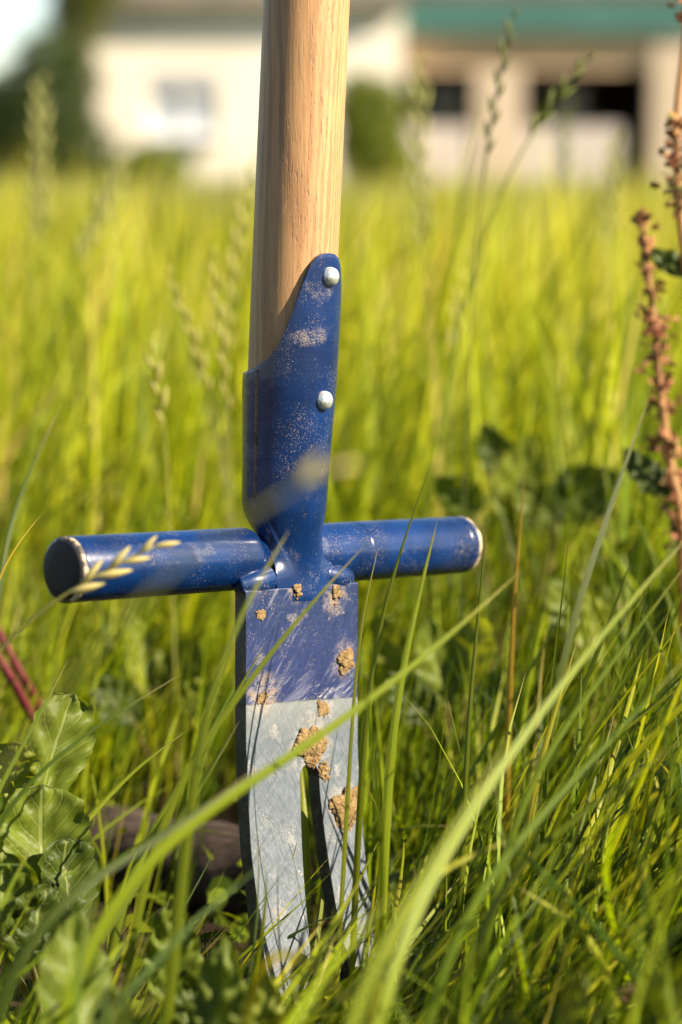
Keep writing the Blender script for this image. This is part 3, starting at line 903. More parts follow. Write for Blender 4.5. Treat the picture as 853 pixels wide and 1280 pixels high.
def mid_grass():
    g = np.random.default_rng(12)
    n = 42000
    y = 2.1 + (8 - 2.1) * g.random(n) ** 1.15
    x = (g.random(n) * 2 - 1) * (0.17 * y + 0.7)
    cl = np.array([noise.noise(Vector((a * 2.6, b * 2.6, 9.2))) for a, b in zip(x, y)])
    L = g.gamma(9, 0.026, n).clip(0.08, 0.40) * (1 + 0.35 * cl)
    az = g.normal(0.2, 1.3, n)
    t0 = np.abs(g.normal(0.1, 0.14, n)); bend = np.abs(g.normal(0.45, 0.4, n))
    W = 0.003 + 0.004 * g.random(n)
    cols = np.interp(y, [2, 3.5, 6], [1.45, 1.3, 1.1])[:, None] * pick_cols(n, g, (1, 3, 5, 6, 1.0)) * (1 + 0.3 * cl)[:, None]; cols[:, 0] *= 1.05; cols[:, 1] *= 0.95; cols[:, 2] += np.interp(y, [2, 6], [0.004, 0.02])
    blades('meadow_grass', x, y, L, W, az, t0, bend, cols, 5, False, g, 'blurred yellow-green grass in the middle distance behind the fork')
mid_grass()

def mid_stems():
    g = np.random.default_rng(17)
    n = 1700
    y = 1.55 + (7 - 1.55) * g.random(n) ** 1.5
    x = (g.random(n) * 2 - 1) * (0.17 * y + 0.6)
    L = g.normal(0.33, 0.05, n).clip(0.2, 0.46)
    az = g.normal(0.3, 1.2, n); t0 = np.abs(g.normal(0.08, 0.10, n)); bend = np.abs(g.normal(0.25, 0.2, n))
    W = 0.0022 + 0.0030 * g.random(n)
    cols = pick_cols(n, g, (0, 0.5, 3, 7, 1.2)) * 1.5
    blades('flowering_stems', x, y, L, W, az, t0, bend, cols, 6, False, g, 'pale flowering grass stems standing above the blurred sward behind the fork')
mid_stems()

def far_grass():
    g = np.random.default_rng(13)
    n = 60000
    y = 7.5 + (33.5 - 7.5) * g.random(n) ** 1.1
    x = (g.random(n) * 2 - 1) * (0.17 * y + 1.6)
    cl = np.array([noise.noise(Vector((a * 0.8, b * 0.5, 2.2))) for a, b in zip(x, y)])
    L = g.gamma(9, 0.025, n).clip(0.08, 0.36) * (1 + 0.3 * cl)
    az = g.normal(0.2, 1.6, n)
    t0 = np.abs(g.normal(0.1, 0.14, n)); bend = np.abs(g.normal(0.4, 0.4, n))
    W = 0.006 + 0.008 * g.random(n)
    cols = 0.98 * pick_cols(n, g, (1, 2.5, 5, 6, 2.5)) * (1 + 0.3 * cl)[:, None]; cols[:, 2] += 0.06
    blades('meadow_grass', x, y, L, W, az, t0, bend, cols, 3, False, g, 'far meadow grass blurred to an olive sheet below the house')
far_grass()

def ground_cover():
    """small rounded leaves close to the soil"""
    g = np.random.default_rng(14)
    n = 9000
    y = 0.6 + 1.5 * g.random(n); x = (g.random(n) * 2 - 1) * (0.16 * y + 0.45)
    cl = np.array([noise.noise(Vector((a * 7, b * 7, 14.2))) for a, b in zip(x, y)])
    k = (g.random(n) < np.clip(0.5 + 1.6 * cl, 0.05, 1)) & ~(np.hypot(x + 0.02, y - 0.985) < 0.025)
    x, y = x[k], y[k]; n = len(x)
    z = 0.006 + 0.05 * g.random(n) ** 1.7
    s = 0.0035 + 0.0045 * g.random(n)
    nr = np.stack([g.normal(0, .5, n), g.normal(-.1, .5, n), np.ones(n)], -1); nr /= np.linalg.norm(nr, axis=1)[:, None]
    a = np.cross(nr, g.normal(size=(n, 3))); a /= np.linalg.norm(a, axis=1)[:, None]; b = np.cross(nr, a)
    C = np.stack([x, y, z], -1)
    ring = [(-1.3, 0, 0), (-.5, .62, .12), (.4, .7, .12), (1, .3, .05), (1, -.3, .05), (.4, -.7, .12), (-.5, -.62, .12)]
    V = np.stack([C + s[:, None] * (p[0] * a + p[1] * b + p[2] * nr) for p in ring], 1).reshape(-1, 3)
    base = np.arange(n)[:, None] * 7
    F = np.concatenate([base + np.array([0, 1, 5, 6])[None], base + np.array([1, 2, 4, 5])[None], base + np.array([2, 3, 3 + 1, 4])[None]], 0) if False else \
        np.concatenate([base + np.array([0, 1, 6])[None], base + np.array([1, 2, 5])[None], base + np.array([1, 5, 6])[None], base + np.array([2, 3, 4])[None], base + np.array([2, 4, 5])[None]], 0)
    cols = np.repeat(pick_cols(n, g, (4, 4, 2, 1, 0.2)), 7, axis=0)
    o = mesh_np('ground_cover', V, F, M['grass'], cols=cols)
    tag(o, 'low small-leaved ground cover in the shade between the grass blades', 'ground cover', kind='stuff')
ground_cover()

# ------------------------------------------------------------------ single grass blades that stand out
def hero_blade(label, pts, width, col, n=40, cup=0.3, facing=0.0, base=None):
    """pts: (u, v, d) along the visible blade from low to high; it is rooted on the ground below its first point"""
    P = [at(*p) for p in pts]
    dirv = (P[1] - P[0]); dirv.normalize()
    if base is None:
        run = P[0].z * 0.30
        h = Vector((dirv.x, dirv.y, 0))
        root = Vector((P[0].x - h.x * run, P[0].y - h.y * run, 0.0))
    else: root = Vector((base[0], base[1], 0))
    pts3 = [tuple(root)] + [tuple(p) for p in P] if P[0].z > 0.006 else [tuple(p) for p in P]
    c = smooth_path(pts3, n); c[:, 2] = np.maximum(c[:, 2], 0.002)
    tan = np.gradient(c, axis=0); tan /= np.linalg.norm(tan, axis=1)[:, None]
    view = c - np.array([0.0, 0, CAM_H]); view /= np.linalg.norm(view, axis=1)[:, None]
    side = np.cross(tan, view); side /= np.linalg.norm(side, axis=1)[:, None]
    nrm = np.cross(side, tan)
    s = np.linspace(0, 1, n)
    ang = facing + 0.5 * (s - 0.5)
    sd = side * np.cos(ang)[:, None] + nrm * np.sin(ang)[:, None]
    nn = np.cross(sd, tan)
    prof = np.minimum(1, 0.6 + 1.2 * s) * (1 - s ** 2.4) ** 0.8 + 0.012
    w = (width / 2 * prof)[:, None]
    cols_n = 5; offs = np.linspace(-1, 1, cols_n)
    V = np.stack([c + sd * w * o + nn * w * cup * abs(o) for o in offs], 1).reshape(-1, 3)
    F = np.array([(i * cols_n + j, i * cols_n + j + 1, (i + 1) * cols_n + j + 1, (i + 1) * cols_n + j) for i in range(n - 1) for j in range(cols_n - 1)])
    t = np.clip((s - 0.88) / 0.12, 0, 1)[:, None]
    cc = np.array(col)[None] * (1 - 0.5 * t) + np.array([0.3, 0.22, 0.08]) * 0.5 * t
    uv = np.stack([np.tile(np.linspace(0, 1, cols_n), n), np.repeat(s, cols_n)], -1)
    o = mesh_np('grass_blade', V, F, M['grass'], cols=np.repeat(cc, cols_n, axis=0), uv=uv)  # a single grass blade of no particular species
    tag(o, label, 'grass', 'single grass blades near the fork')
    return o
G1, G2, G3, G4, DRY = (0.040, 0.060, 0.004), (0.082, 0.108, 0.005), (0.140, 0.162, 0.008), (0.21, 0.22, 0.012), (0.30, 0.19, 0.015)
HB = [
 ('thin blade crossing the blue part of the blade diagonally up to the right crossbar', [(200, 1010, .90), (290, 890, .91), (365, 775, .92), (455, 683, .93)], .0038, G2),
 ('blurred broad blade crossing the left weld beside the socket', [(255, 870, .83), (300, 765, .84), (362, 662, .86)], .0046, G2),
 ('long blurred blade crossing the bare steel and rising to the right past the slot', [(120, 1110, .80), (280, 1008, .82), (420, 910, .84), (540, 820, .86), (650, 715, .88)], .0050, G3),
 ('broad pale blade sweeping from bottom centre to the right edge of the picture', [(470, 1240, .76), (560, 1060, .80), (680, 880, .84), (770, 770, .86), (870, 660, .88)], .0040, G3),
 ('widest blurred bright blade rising from the bottom in front of the right prong', [(420, 1300, .66), (500, 1150, .68), (585, 1010, .70), (640, 920, .72)], .0044, G3),
 ('short bent yellowish blade hanging over the prong tips', [(330, 1165, .74), (390, 1215, .72), (470, 1285, .70)], .0036, G3),
 ('thin blade in front of the right crossbar reaching highest above it', [(456, 880, .97), (473, 770, .97), (505, 670, .98), (542, 572, .98)], .0030, G3),
 ('blade with its tip ending in the middle of the right crossbar', [(488, 930, .96), (503, 830, .96), (527, 730, .97), (547, 650, .97)], .0046, G3),
 ('short narrow blade just right of the blade corner under the crossbar', [(447, 800, .97), (460, 740, .98), (473, 685, .98)], .0022, G2),
 ('thin upright blade just right of the end of the right crossbar', [(585, 900, .98), (600, 760, .99), (609, 640, .99)], .0026, G2),
 ('yellow and orange dying blade standing behind the crossbar end', [(640, 780, 1.10), (648, 680, 1.11), (657, 588, 1.12)], .0036, DRY),
 ('thin straight upright blade in the right half with a sharp tip', [(685, 900, 1.0), (702, 760, 1.0), (713, 652, 1.0)], .0022, G2),
 ('tall dark blade leaning right towards the dock stem', [(690, 880, 1.06), (735, 720, 1.08), (775, 600, 1.10), (812, 495, 1.12)], .0044, G1),
 ('arching blade running to the right edge below the dock stem', [(640, 1010, .88), (730, 880, .90), (800, 780, .91), (870, 690, .92)], .0034, G2),
 ('dark broad blade low in the right half pointing to the right edge', [(560, 1160, .80), (700, 1000, .83), (800, 880, .85), (880, 800, .86)], .0036, G2),
 ('bright yellow-green stem standing right of the blade', [(662, 1010, .97), (690, 900, .98), (722, 800, .99)], .0042, G4),
 ('blade lying low with a long shaded face near the right edge', [(610, 1120, .86), (740, 1010, .87), (860, 920, .88)], .0044, G2),
 ('thin blade left of the blade edge with a pale curled tip', [(20, 1150, .97), (123, 1008, .99), (176, 948, 1.0), (234, 913, 1.0)], .0036, G3),
 ('thin upright blade in front of the dandelion leaf at the left edge', [(-30, 1040, .95), (25, 945, .96), (85, 825, .97)], .0030, G2),
 ('long thin blade running past the top of the dandelion leaf', [(-20, 1040, .92), (70, 945, .93), (140, 892, .94), (228, 842, .95)], .0026, G1),
 ('broad dark blurred blade low at the left reaching to the blade edge', [(20, 1160, .76), (130, 1095, .78), (230, 1030, .80), (330, 955, .82)], .0052, G1),
 ('ribbed bright blade left of the blade with light along its folds', [(70, 1260, .90), (165, 1110, .92), (235, 1010, .94), (300, 900, .95)], .0060, G2),
 ('bright yellow-green blade slanting up to the left edge of the blade', [(150, 1110, .93), (210, 1010, .95), (262, 920, .96), (335, 800, .97)], .0046, G3),
 ('dark blade at the left edge above the crossbar', [(0, 690, 1.10), (30, 610, 1.13), (50, 560, 1.15), (77, 505, 1.16)], .0042, G1),
 ('dry tan blade tip at the left edge level with the crossbar', [(-10, 720, 1.02), (15, 690, 1.02), (52, 643, 1.03)], .0020, DRY),
 ('green blade showing through the slot between the prongs', [(375, 1230, 1.03), (385, 1090, 1.04), (374, 960, 1.06), (372, 900, 1.06)], .0050, G4),
 ('thin curling blade bent over beside the right prong', [(478, 1030, .99), (486, 1010, .99), (470, 988, .99), (452, 978, .99)], .0014, G4),
 ('blurred blade bending down at the bottom left corner', [(120, 1275, .66), (160, 1235, .66), (205, 1250, .66)], .0060, G2),
 ('bent blade with a torn brown end in the lower right', [(745, 1165, .86), (700, 1150, .86), (650, 1110, .86)], .0046, G4),
 ('pale blade lying across the lower right half', [(500, 1120, .82), (560, 1085, .83), (636, 1050, .84)], .0052, G4),
]
for i, (lab, pts, w, c) in enumerate(HB):
    hero_blade(lab, pts, w, tuple(q * random.uniform(0.9, 1.15) for q in c), facing=random.uniform(-0.6, 0.6))

# ------------------------------------------------------------------ grass stalks with seed heads
def spikelet_mesh(ln, wd, col, name='spikelet'):
    V, F = [], []
    for i, (t, r) in enumerate([(0, .15), (.2, .75), (.45, 1), (.7, .8), (.9, .4), (1, .05)]):
        for j in range(6):
            a = 2 * math.pi * j / 6
            V.append((math.cos(a) * r * wd / 2, math.sin(a) * r * wd / 3.2, t * ln))
    for i in range(5):
        for j in range(6):
            F.append((i * 6 + j, i * 6 + (j + 1) % 6, (i + 1) * 6 + (j + 1) % 6, (i + 1) * 6 + j))
    o = mesh_np(name, V, F, M['seed'], cols=np.tile(np.array(col), (len(V), 1)))
    me = o.data; bpy.data.objects.remove(o)
    return me
SPK = {k: spikelet_mesh(0.011, 0.0042, c) for k, c in
       {'pale': (0.24, 0.24, 0.075), 'cream': (0.42, 0.36, 0.14), 'green': (0.10, 0.12, 0.025), 'yellow': (0.26, 0.24, 0.06), 'dark': (0.085, 0.095, 0.03)}.items()}
STEMC = {'cream': (0.20, 0.20, 0.05), 'pale': (0.20, 0.22, 0.05), 'green': (0.10, 0.14, 0.02), 'yellow': (0.22, 0.22, 0.05), 'dark': (0.07, 0.09, 0.02)}
def stalk(label, pts, kind, frac=0.5, gap=0.0062, fat=1.0, group='grass stalks in seed'):
    P = [at(*p) for p in pts]                              # top first
    d0 = (P[-1] - P[-2]).normalized()
    low = P[-1]
    root = Vector((low.x + d0.x / max(0.3, -d0.z) * low.z * 0.6, low.y + 0.02, 0))
    c = catmull([tuple(root), *[tuple(p) for p in reversed(P)]] if low.z > 0.01 else [tuple(p) for p in reversed(P)], 60)
    c = smooth_path(c, 60, 40)
    t = empty('grass_stalk', tuple(c[0])); tag(t, label, 'grass stalk', group)
    off = c[0].copy()
    V, F = tube_arrays(c - off, np.linspace(0.0011, 0.0005, 60), 6)
    mesh_np('stem', V, F, M['seed'], cols=np.tile(np.array(STEMC[kind]), (len(V), 1)), parent=t)
    vis = c[::-1][:46]; vis = np.stack([np.interp(np.linspace(0, 45, 200), np.arange(46), vis[:, k]) for k in range(3)], -1)
    seg = np.linalg.norm(np.diff(vis, axis=0), axis=1); arc = np.concatenate([[0], np.cumsum(seg)])
    n = int(sum((P[q + 1] - P[q]).length for q in range(len(P) - 1)) * frac / gap)
    for i in range(n):
        a = i * gap
        k = int(np.searchsorted(arc, a)); k = min(k, 198)
        tn = Vector(vis[k] - vis[k + 1]).normalized()       # towards the tip
        sd = tn.cross(Vector((0.15, 1, 0.1))).normalized() * (1 if i % 2 else -1)
        d = (tn + sd * 0.33).normalized()
        o = bpy.data.objects.new('spikelet', SPK[kind]); COL.objects.link(o)
        o.parent = t
        o.location = Vector(vis[k]) - Vector(off)
        o.rotation_mode = 'QUATERNION'; o.rotation_quaternion = d.to_track_quat('Z', 'Y')
        sc = fat * (0.7 + 0.3 * min(1, i / 4)) * random.uniform(0.85, 1.15); o.scale = (sc, sc, sc)
ST = [
 ('dark seed stalk standing tallest right of the handle in front of the house pillar', [(640, 25, 1.35), (622, 110, 1.35), (603, 190, 1.36), (596, 300, 1.36), (588, 430, 1.37)], 'dark', .45, .0075, 1.2),
 ('seed stalk bending right with its head across the dark porch opening', [(732, 76, 1.38), (690, 118, 1.38), (655, 165, 1.39), (620, 240, 1.39), (575, 400, 1.4)], 'green', .4, .0075, 1.4),
 ('pale blurred upright seed head below the dark porch window', [(523, 85, 1.9), (528, 210, 1.9), (530, 330, 1.9), (545, 470, 1.9)], 'pale', .65, .0095, 2.0),
 ('pale blurred seed head standing against the dark tree at the left', [(50, 112, 2.3), (50, 220, 2.3), (49, 330, 2.3), (46, 460, 2.3)], 'pale', .6, .011, 2.5),
 ('blurred seed head leaning right at the left above the meadow', [(152, 208, 2.0), (120, 275, 2.0), (92, 340, 2.0), (60, 450, 2.0)], 'pale', .6, .0095, 2.1),
 ('pale seed head just left of the wooden handle', [(316, 205, 1.6), (300, 290, 1.6), (286, 370, 1.6), (278, 480, 1.6), (282, 640, 1.6)], 'yellow', .6, .0080, 1.3),
 ('seed head leaning left halfway between the handle and the left edge', [(214, 350, 1.42), (236, 400, 1.42), (258, 470, 1.43), (275, 560, 1.44)], 'yellow', .75, .0070, 1.05),
 ('yellow seed head with loose spikelets close left of the blue socket', [(266, 325, 1.36), (274, 400, 1.36), (284, 490, 1.37), (288, 600, 1.38)], 'yellow', .8, .0085, 1.0),
 ('short pale seed head in front of the porch wall at the right', [(768, 185, 2.1), (763, 245, 2.1), (760, 310, 2.1), (755, 420, 2.1)], 'pale', .6, .0095, 2.1),
 ('faint thin seed head in front of the white porch parapet', [(708, 145, 2.5), (704, 200, 2.5), (698, 280, 2.5), (690, 380, 2.5)], 'green', .5, .010, 1.9),
 ('drooping seed head low in the grass above the left crossbar', [(190, 445, 1.3), (205, 500, 1.3), (208, 570, 1.31), (212, 650, 1.32)], 'yellow', .5, .0075, 1.4),
 ('pale seed head lying across the front of the left crossbar', [(192, 683, .87), (150, 700, .87), (105, 722, .87), (55, 757, .87), (-10, 812, .88)], 'cream', .62, .0058, 1.15),
 ('strongly blurred seed head hanging in front of the socket', [(402, 590, .55), (350, 610, .55), (300, 640, .55), (220, 705, .55), (120, 790, .56)], 'cream', .30, .007, 1.2),
 ('blurred seed head standing right of the socket in bright grass', [(575, 330, 1.7), (572, 400, 1.7), (566, 480, 1.7), (560, 580, 1.7)], 'yellow', .5, .0085, 1.5),
]
for s_ in ST: stalk(*s_)

# ------------------------------------------------------------------ broad-leaved weeds
def leaf_mesh(length, width, shape, pucker, fold, droop, col, seed, teeth=0.0):
    """leaf lying along +Z (its length) facing -Y, base at the origin"""
    nu, nv = 15, 26
    V, uv, cc = [], [], []
    g = random.Random(seed)
    for i in range(nv):
        t = i / (nv - 1)
        if shape == 'spoon': prof = 0.16 + 0.84 * math.sin(min(1, t ** 1.4) * math.pi * 0.93) ** 0.8 if t > 0.12 else 0.16 + t
        else: prof = math.sin(math.pi * min(1, 0.05 + 0.95 * t) ** 0.85) ** 0.75
        prof = max(prof, 0.02) if t < 0.995 else 0.03
        an = droop * t * t
        zc = length * (t - 0.18 * droop * droop * t ** 3); yc = -length * 0.5 * droop * t * t * 0.9
        for j in range(nu):
            s = j / (nu - 1) * 2 - 1
            e = 1 + teeth * abs(s) ** 3 * (1.4 * noise.noise(Vector((t * 7, s * 0.5, seed))) + 1.1 * (((t * 9 + (0.3 if s > 0 else 0)) % 1.0) - 0.5))
            x = s * width / 2 * prof * e
            yy = yc - fold * abs(x) + pucker * math.sin(t * 26 - abs(s) * 6) * (0.3 + abs(s)) * prof * math.sin(abs(s) * math.pi * 0.9)
            yy += pucker * 1.3 * noise.noise(Vector((s * 2, t * 5, seed))) + pucker * 0.7 * noise.noise(Vector((s * 5, t * 12, seed)))
            V.append((x, yy, zc)); uv.append((0.5 + s / 2, t))
            f = 1 + 0.25 * noise.noise(Vector((s * 2.0, t * 4, seed + 5)))
            cc.append([c * f for c in col])
    F = np.array([(i * nu + j, i * nu + j + 1, (i + 1) * nu + j + 1, (i + 1) * nu + j) for i in range(nv - 1) for j in range(nu - 1)])
    o = mesh_np('leaf', V, F, M['leaf'], cols=np.array(cc), uv=np.array(uv))
    me = o.data; bpy.data.objects.remove(o)
    return me
def plant(name, label, cat, root, leaves, group=None):
    """leaves: (base uvd, tip uvd, width m, shape, pucker, fold, droop, colour, spin)"""
    t = empty(name, root); tag(t, label, cat, group)
    rv = Vector(root)
    for i, (b, p, w, shape, pk, fo, dr, col, spin) in enumerate(leaves):
        B, Pt = at(*b), at(*p)
        ax = Pt - B; L = ax.length
        me = leaf_mesh(L, w, shape, pk, fo, dr, col, i * 3.7 + len(label), 0.10)
        o = bpy.data.objects.new('leaf', me); COL.objects.link(o); o.parent = t
        z = ax.normalized()
        toward = (cam.location - B); y = -(toward - z * toward.dot(z)).normalized()
        x = y.cross(z)
        m3 = Matrix((x, y, z)).transposed() @ Matrix.Rotation(spin, 3, 'Z')
        o.matrix_local = Matrix.Translation(B - rv) @ m3.to_4x4()
        st = catmull([tuple(Vector((0, 0, 0))), tuple((B - rv) * 0.55 + Vector((0.002, 0.002, 0.004))), tuple(B - rv + z * 0.004)], 12)
        V, F = tube_arrays(st, np.linspace(0.0018, 0.0012, 12), 7)
        mesh_np('leaf_stalk', V, F, M['seed'], cols=np.tile(np.array((0.15, 0.13, 0.04)), (len(V), 1)), parent=t)
def gr(u, d, off=0.0):
    p = at(u, 640, d); return (p.x, p.y + off, 0.0)
LG = (0.080, 0.105, 0.009); LD = (0.036, 0.054, 0.005); LY = (0.125, 0.145, 0.013)
plant('dandelion', 'sharp toothed dandelion leaves at the left edge below the crossbar', 'weed', gr(40, 1.0),
      [((42, 1030, 1.0), (82, 868, 1.02), .030, 'spoon', .0026, .25, .35, LG, .35),
       ((20, 1010, 1.0), (22, 925, 1.0), .022, 'spoon', .0026, .2, .3, LY, -.4),
       ((58, 1150, .97), (46, 985, .99), .036, 'spoon', .0028, .25, .4, LG, .2),
       ((92, 1170, .97), (72, 1050, .98), .028, 'spoon', .0026, .2, .3, LD, .5),
       ((0, 1200, .95), (8, 1065, .96), .030, 'spoon', .0026, .2, .3, LG, -.2),
       ((30, 1200, .95), (60, 1100, .96), .028, 'oval', .0026, .2, .3, LD, .4)])
plant('crinkled_weed', 'blurred crinkled weed with three broad leaves at the bottom left', 'weed', gr(190, .80),
      [((112, 1330, .82), (62, 1140, .84), .030, 'oval', .0030, .2, .5, LG, .5),
       ((216, 1260, .90), (205, 1112, .90), .022, 'oval', .0030, .25, .5, LG, .3),
       ((252, 1330, .82), (300, 1180, .84), .021, 'oval', .0030, .2, .5, LG, -.5),
       ((160, 1350, .78), (130, 1225, .78), .018, 'oval', .0022, .2, .5, LD, .1)])
plant('crinkled_weed', 'blurred broad-leaved weed at the bottom just left of the prongs', 'weed', gr(300, .86),
      [((285, 1320, .84), (262, 1190, .85), .020, 'oval', .0030, .2, .5, LG, .3),
       ((320, 1330, .82), (345, 1215, .83), .017, 'oval', .0030, .2, .5, LY, -.4),
       ((240, 1300, .88), (225, 1205, .88), .017, 'oval', .0030, .2, .5, LD, .2),
       ((300, 1340, .80), (300, 1245, .80), .018, 'oval', .0030, .2, .6, LG, .0)])
plant('crinkled_weed', 'blurred small-leaved weed at the bottom right corner', 'weed', gr(640, .80),
      [((600, 1340, .74), (640, 1255, .74), .014, 'oval', .0022, .2, .5, LD, .4),
       ((690, 1310, .78), (745, 1215, .78), .012, 'oval', .0022, .2, .5, LG, -.4),
       ((800, 1300, .80), (860, 1195, .80), .014, 'oval', .0022, .2, .4, LG, -.3)])
# soft broad leaves behind the fork
bw = [
 ('blurred broad-leaved weed behind the end of the right crossbar', [((640, 660, 1.45), (655, 535, 1.45), .034, LY), ((690, 640, 1.42), (775, 590, 1.42), .036, LD), ((600, 640, 1.4), (545, 590, 1.4), .026, LG), ((640, 610, 1.5), (600, 525, 1.5), .024, LD), ((705, 660, 1.45), (640, 600, 1.45), .028, LG)]),
 ('blurred broad-leaved weed below the right crossbar', [((560, 880, 1.25), (520, 770, 1.25), .026, LG), ((580, 860, 1.25), (620, 750, 1.25), .028, LY), ((540, 900, 1.22), (480, 840, 1.22), .024, LD), ((600, 900, 1.22), (660, 830, 1.22), .024, LG), ((520, 850, 1.3), (470, 760, 1.3), .024, LY)]),
 ('blurred broad-leaved weed among the blades at the right edge', [((760, 830, 1.3), (720, 735, 1.3), .028, LY), ((790, 820, 1.3), (840, 730, 1.3), .030, LD), ((770, 760, 1.35), (800, 660, 1.35), .028, LG), ((730, 800, 1.32), (680, 720, 1.32), .026, LG)]),
 ('blurred broad-leaved weed in the dark gap under the left crossbar', [((190, 870, 1.35), (150, 770, 1.35), .026, LY), ((210, 880, 1.35), (250, 790, 1.35), .026, LG), ((170, 900, 1.3), (110, 850, 1.3), .024, LD), ((230, 890, 1.3), (278, 850, 1.3), .022, LY)]),
]
for lab, lv in bw:
    plant('broadleaf_weed', lab, 'weed', gr(lv[0][0][0], lv[0][0][2]), [(b, p, w, 'oval', .0015, .2, .5, c, random.uniform(-.8, .8)) for b, p, w, c in lv], 'broad-leaved weeds behind the fork')

# ------------------------------------------------------------------ dock in seed at the right edge
def dock(label, pts, clusters, leaves, seed):
    P = [at(*p) for p in pts]
    g = random.Random(seed)
    root = Vector((P[-1].x + 0.01, P[-1].y, 0))
    c = catmull([tuple(root), *[tuple(p) for p in reversed(P)]], 60)
    t = empty('dock_plant', tuple(root)); tag(t, label, 'dock plant')
    V, F = tube_arrays(c - np.array(root), np.linspace(0.0032, 0.0012, 60), 8)
    mesh_np('stem', V, F, M['seed'], cols=np.tile(np.array((0.30, 0.17, 0.07)), (len(V), 1)), parent=t)
    vis = catmull([tuple(p) for p in P], 200)
    for k0, k1, dens, rad in clusters:
        bm = bmesh.new(); cols = []
        n = int((k1 - k0) * dens)
        for i in range(n):
            k = int(min(199, k0 + (k1 - k0) * g.random()))
            o = Vector((g.gauss(0, 1), g.gauss(0, 1), g.gauss(0, .6))) * rad
            p = Vector(vis[k]) - root + o
            s = g.uniform(0.0010, 0.0023)
            mt = Matrix.Translation(p) @ Euler((g.random() * 6, g.random() * 6, g.random() * 6)).to_matrix().to_4x4() @ Matrix.Diagonal((s, s * 0.25, s * 1.5, 1))
            bmesh.ops.create_icosphere(bm, subdivisions=1, radius=1, matrix=mt)
        me_o = bm_obj('seed_cluster', bm, M['dock_seed'], t)
    for (b, p, w, col) in leaves:
        B, Pt = at(*b), at(*p); ax = Pt - B
        o = bpy.data.objects.new('leaf', leaf_mesh(ax.length, w, 'oval', .002, .25, .5, col, seed + 1.5)); COL.objects.link(o); o.parent = t
        z = ax.normalized(); toward = cam.location - B; y = -(toward - z * toward.dot(z)).normalized(); x = y.cross(z)
        o.matrix_local = Matrix.Translation(B - root) @ (Matrix((x, y, z)).transposed() @ Matrix.Rotation(0.7, 3, 'Z')).to_4x4()
def dock_seed_mat():
    m = Mat('dock_seed'); n = m.noise(m.coords(), 130, 4, 0.7)
    c = m.mix(m.ramp(n, 0.4, 0.6), (0.13, 0.034, 0.016), (0.24, 0.115, 0.040))
    c = m.mix(m.ramp(m.noise(m.coords(), 60, 2), 0.55, 0.68), c, (0.16, 0.16, 0.04))
    m.pbr(c, 0.8, 0.0, None, 0.3); return m.m
M['dock_seed'] = dock_seed_mat()
dock('rust-red dock seed spike, the nearer complete one at the right edge', [(802, 262, 1.25), (810, 340, 1.25), (820, 420, 1.25), (828, 510, 1.25), (840, 590, 1.25), (853, 680, 1.25)],
     [(2, 44, 1.6, .0020), (42, 76, 1.4, .0034), (66, 114, 2.2, .0036), (116, 124, 4.0, .0034), (134, 148, 4.5, .0042), (160, 182, 3.0, .0032), (186, 198, 4.0, .0042)],
     [((835, 620, 1.25), (775, 575, 1.27), .02, LD)], 21)
dock('dark rust dock stem cut by the right edge above the seed spike', [(846, -60, 1.22), (858, 20, 1.22), (846, 150, 1.22), (850, 260, 1.22), (868, 420, 1.22), (872, 600, 1.22)],
     [(20, 44, 1.6, .0034), (78, 96, 2.6, .0030), (96, 122, 3.2, .0034)],
     [((862, 345, 1.22), (815, 322, 1.24), .016, LD)], 22)

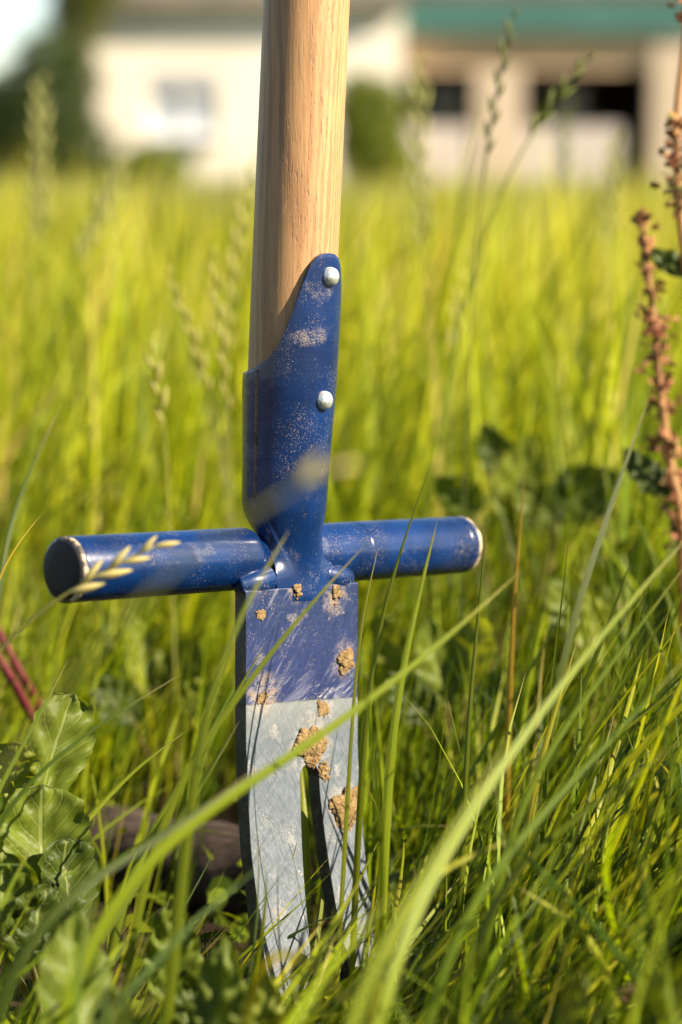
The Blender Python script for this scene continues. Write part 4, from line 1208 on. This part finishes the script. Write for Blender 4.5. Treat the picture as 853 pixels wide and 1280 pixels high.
# ------------------------------------------------------------------ things on the ground behind the blade
def log():
    a, b = at(120, 1085, 1.27), at(360, 1100, 1.20)
    a.z = 0.018; b.z = 0.020
    n, k = 40, 20
    V = []
    ax = (b - a)
    sidev = ax.normalized().cross(Vector((0, 0, 1)))
    for i in range(n):
        t = i / (n - 1)
        c = a + ax * t
        for j in range(k):
            an = 2 * math.pi * j / k
            r = 0.024 * (1 + 0.13 * noise.noise(Vector((t * 5, math.cos(an) * 1.3, math.sin(an) * 1.3))) + 0.05 * noise.noise(Vector((t * 4, math.cos(an) * 6, math.sin(an) * 6))))
            if i in (0, n - 1): r *= 0.9
            V.append(c + sidev * (r * math.cos(an)) + Vector((0, 0, r * math.sin(an))))
    F = [(i * k + j, (i + 1) * k + j, (i + 1) * k + (j + 1) % k, i * k + (j + 1) % k) for i in range(n - 1) for j in range(k)]
    F.append(tuple(range(k))); F.append(tuple(reversed(range((n - 1) * k, n * k))))
    m = Mat('weathered_wood'); oc = m.coords((0.2, 1, 1)); nz = m.noise(oc, 90, 6, 0.7)
    m.pbr(m.mix(m.ramp(nz, 0.3, 0.7), (0.02, 0.014, 0.010), (0.06, 0.041, 0.032)), 0.9, 0, m.bump(nz, 0.8, 0.004), 0.2)
    o = mesh_np('weathered_log', V, F, m.m)
    tag(o, 'blurred weathered brown piece of wood lying in the grass left of the blade', 'log')
log()
def red_stems():
    m = Mat('red_stem'); nz = m.noise(m.coords(), 80, 4)
    m.pbr(m.mix(nz, (0.05, 0.004, 0.006), (0.09, 0.012, 0.013)), 0.7, 0, None, 0.2)
    for lab, pts in (('lower of two blurred red stems at the left edge', [(-25, 790, 1.22), (8, 838, 1.22), (34, 885, 1.23), (52, 930, 1.25)]),
                     ('upper of two blurred red stems at the left edge', [(-10, 775, 1.25), (22, 835, 1.25), (50, 885, 1.26), (66, 930, 1.28)])):
        P = [at(*p) for p in pts]
        low = P[-1]
        c = catmull([tuple(p) for p in P] + [(low.x - 0.01, low.y + 0.05, 0.0)], 24)
        o = tube('red_stem', c, np.linspace(0.0022, 0.0030, 24), m.m, None, 8)
        tag(o, lab, 'plant stem', 'red stems')
red_stems()
def fallen_leaf(label, p, size, col, seed):
    q = at(*p)
    me = leaf_mesh(size, size * 0.6, 'oval', .0012, .2, .5, col, seed)
    o = bpy.data.objects.new('fallen_leaf', me); COL.objects.link(o)
    o.location = (q.x, q.y, max(0.02, q.z)); o.rotation_euler = (R(-60), R(seed * 40), R(seed * 77))
    tag(o, label, 'fallen leaf', 'dead leaves on the ground')
fallen_leaf('small yellow dead leaf in the dark gap right of the dandelion', (88, 960, 1.12), .014, (0.42, 0.30, 0.06), 1)
fallen_leaf('brown dead scrap on the ground in the lower right corner', (820, 1240, .84), .016, (0.12, 0.07, 0.035), 2)
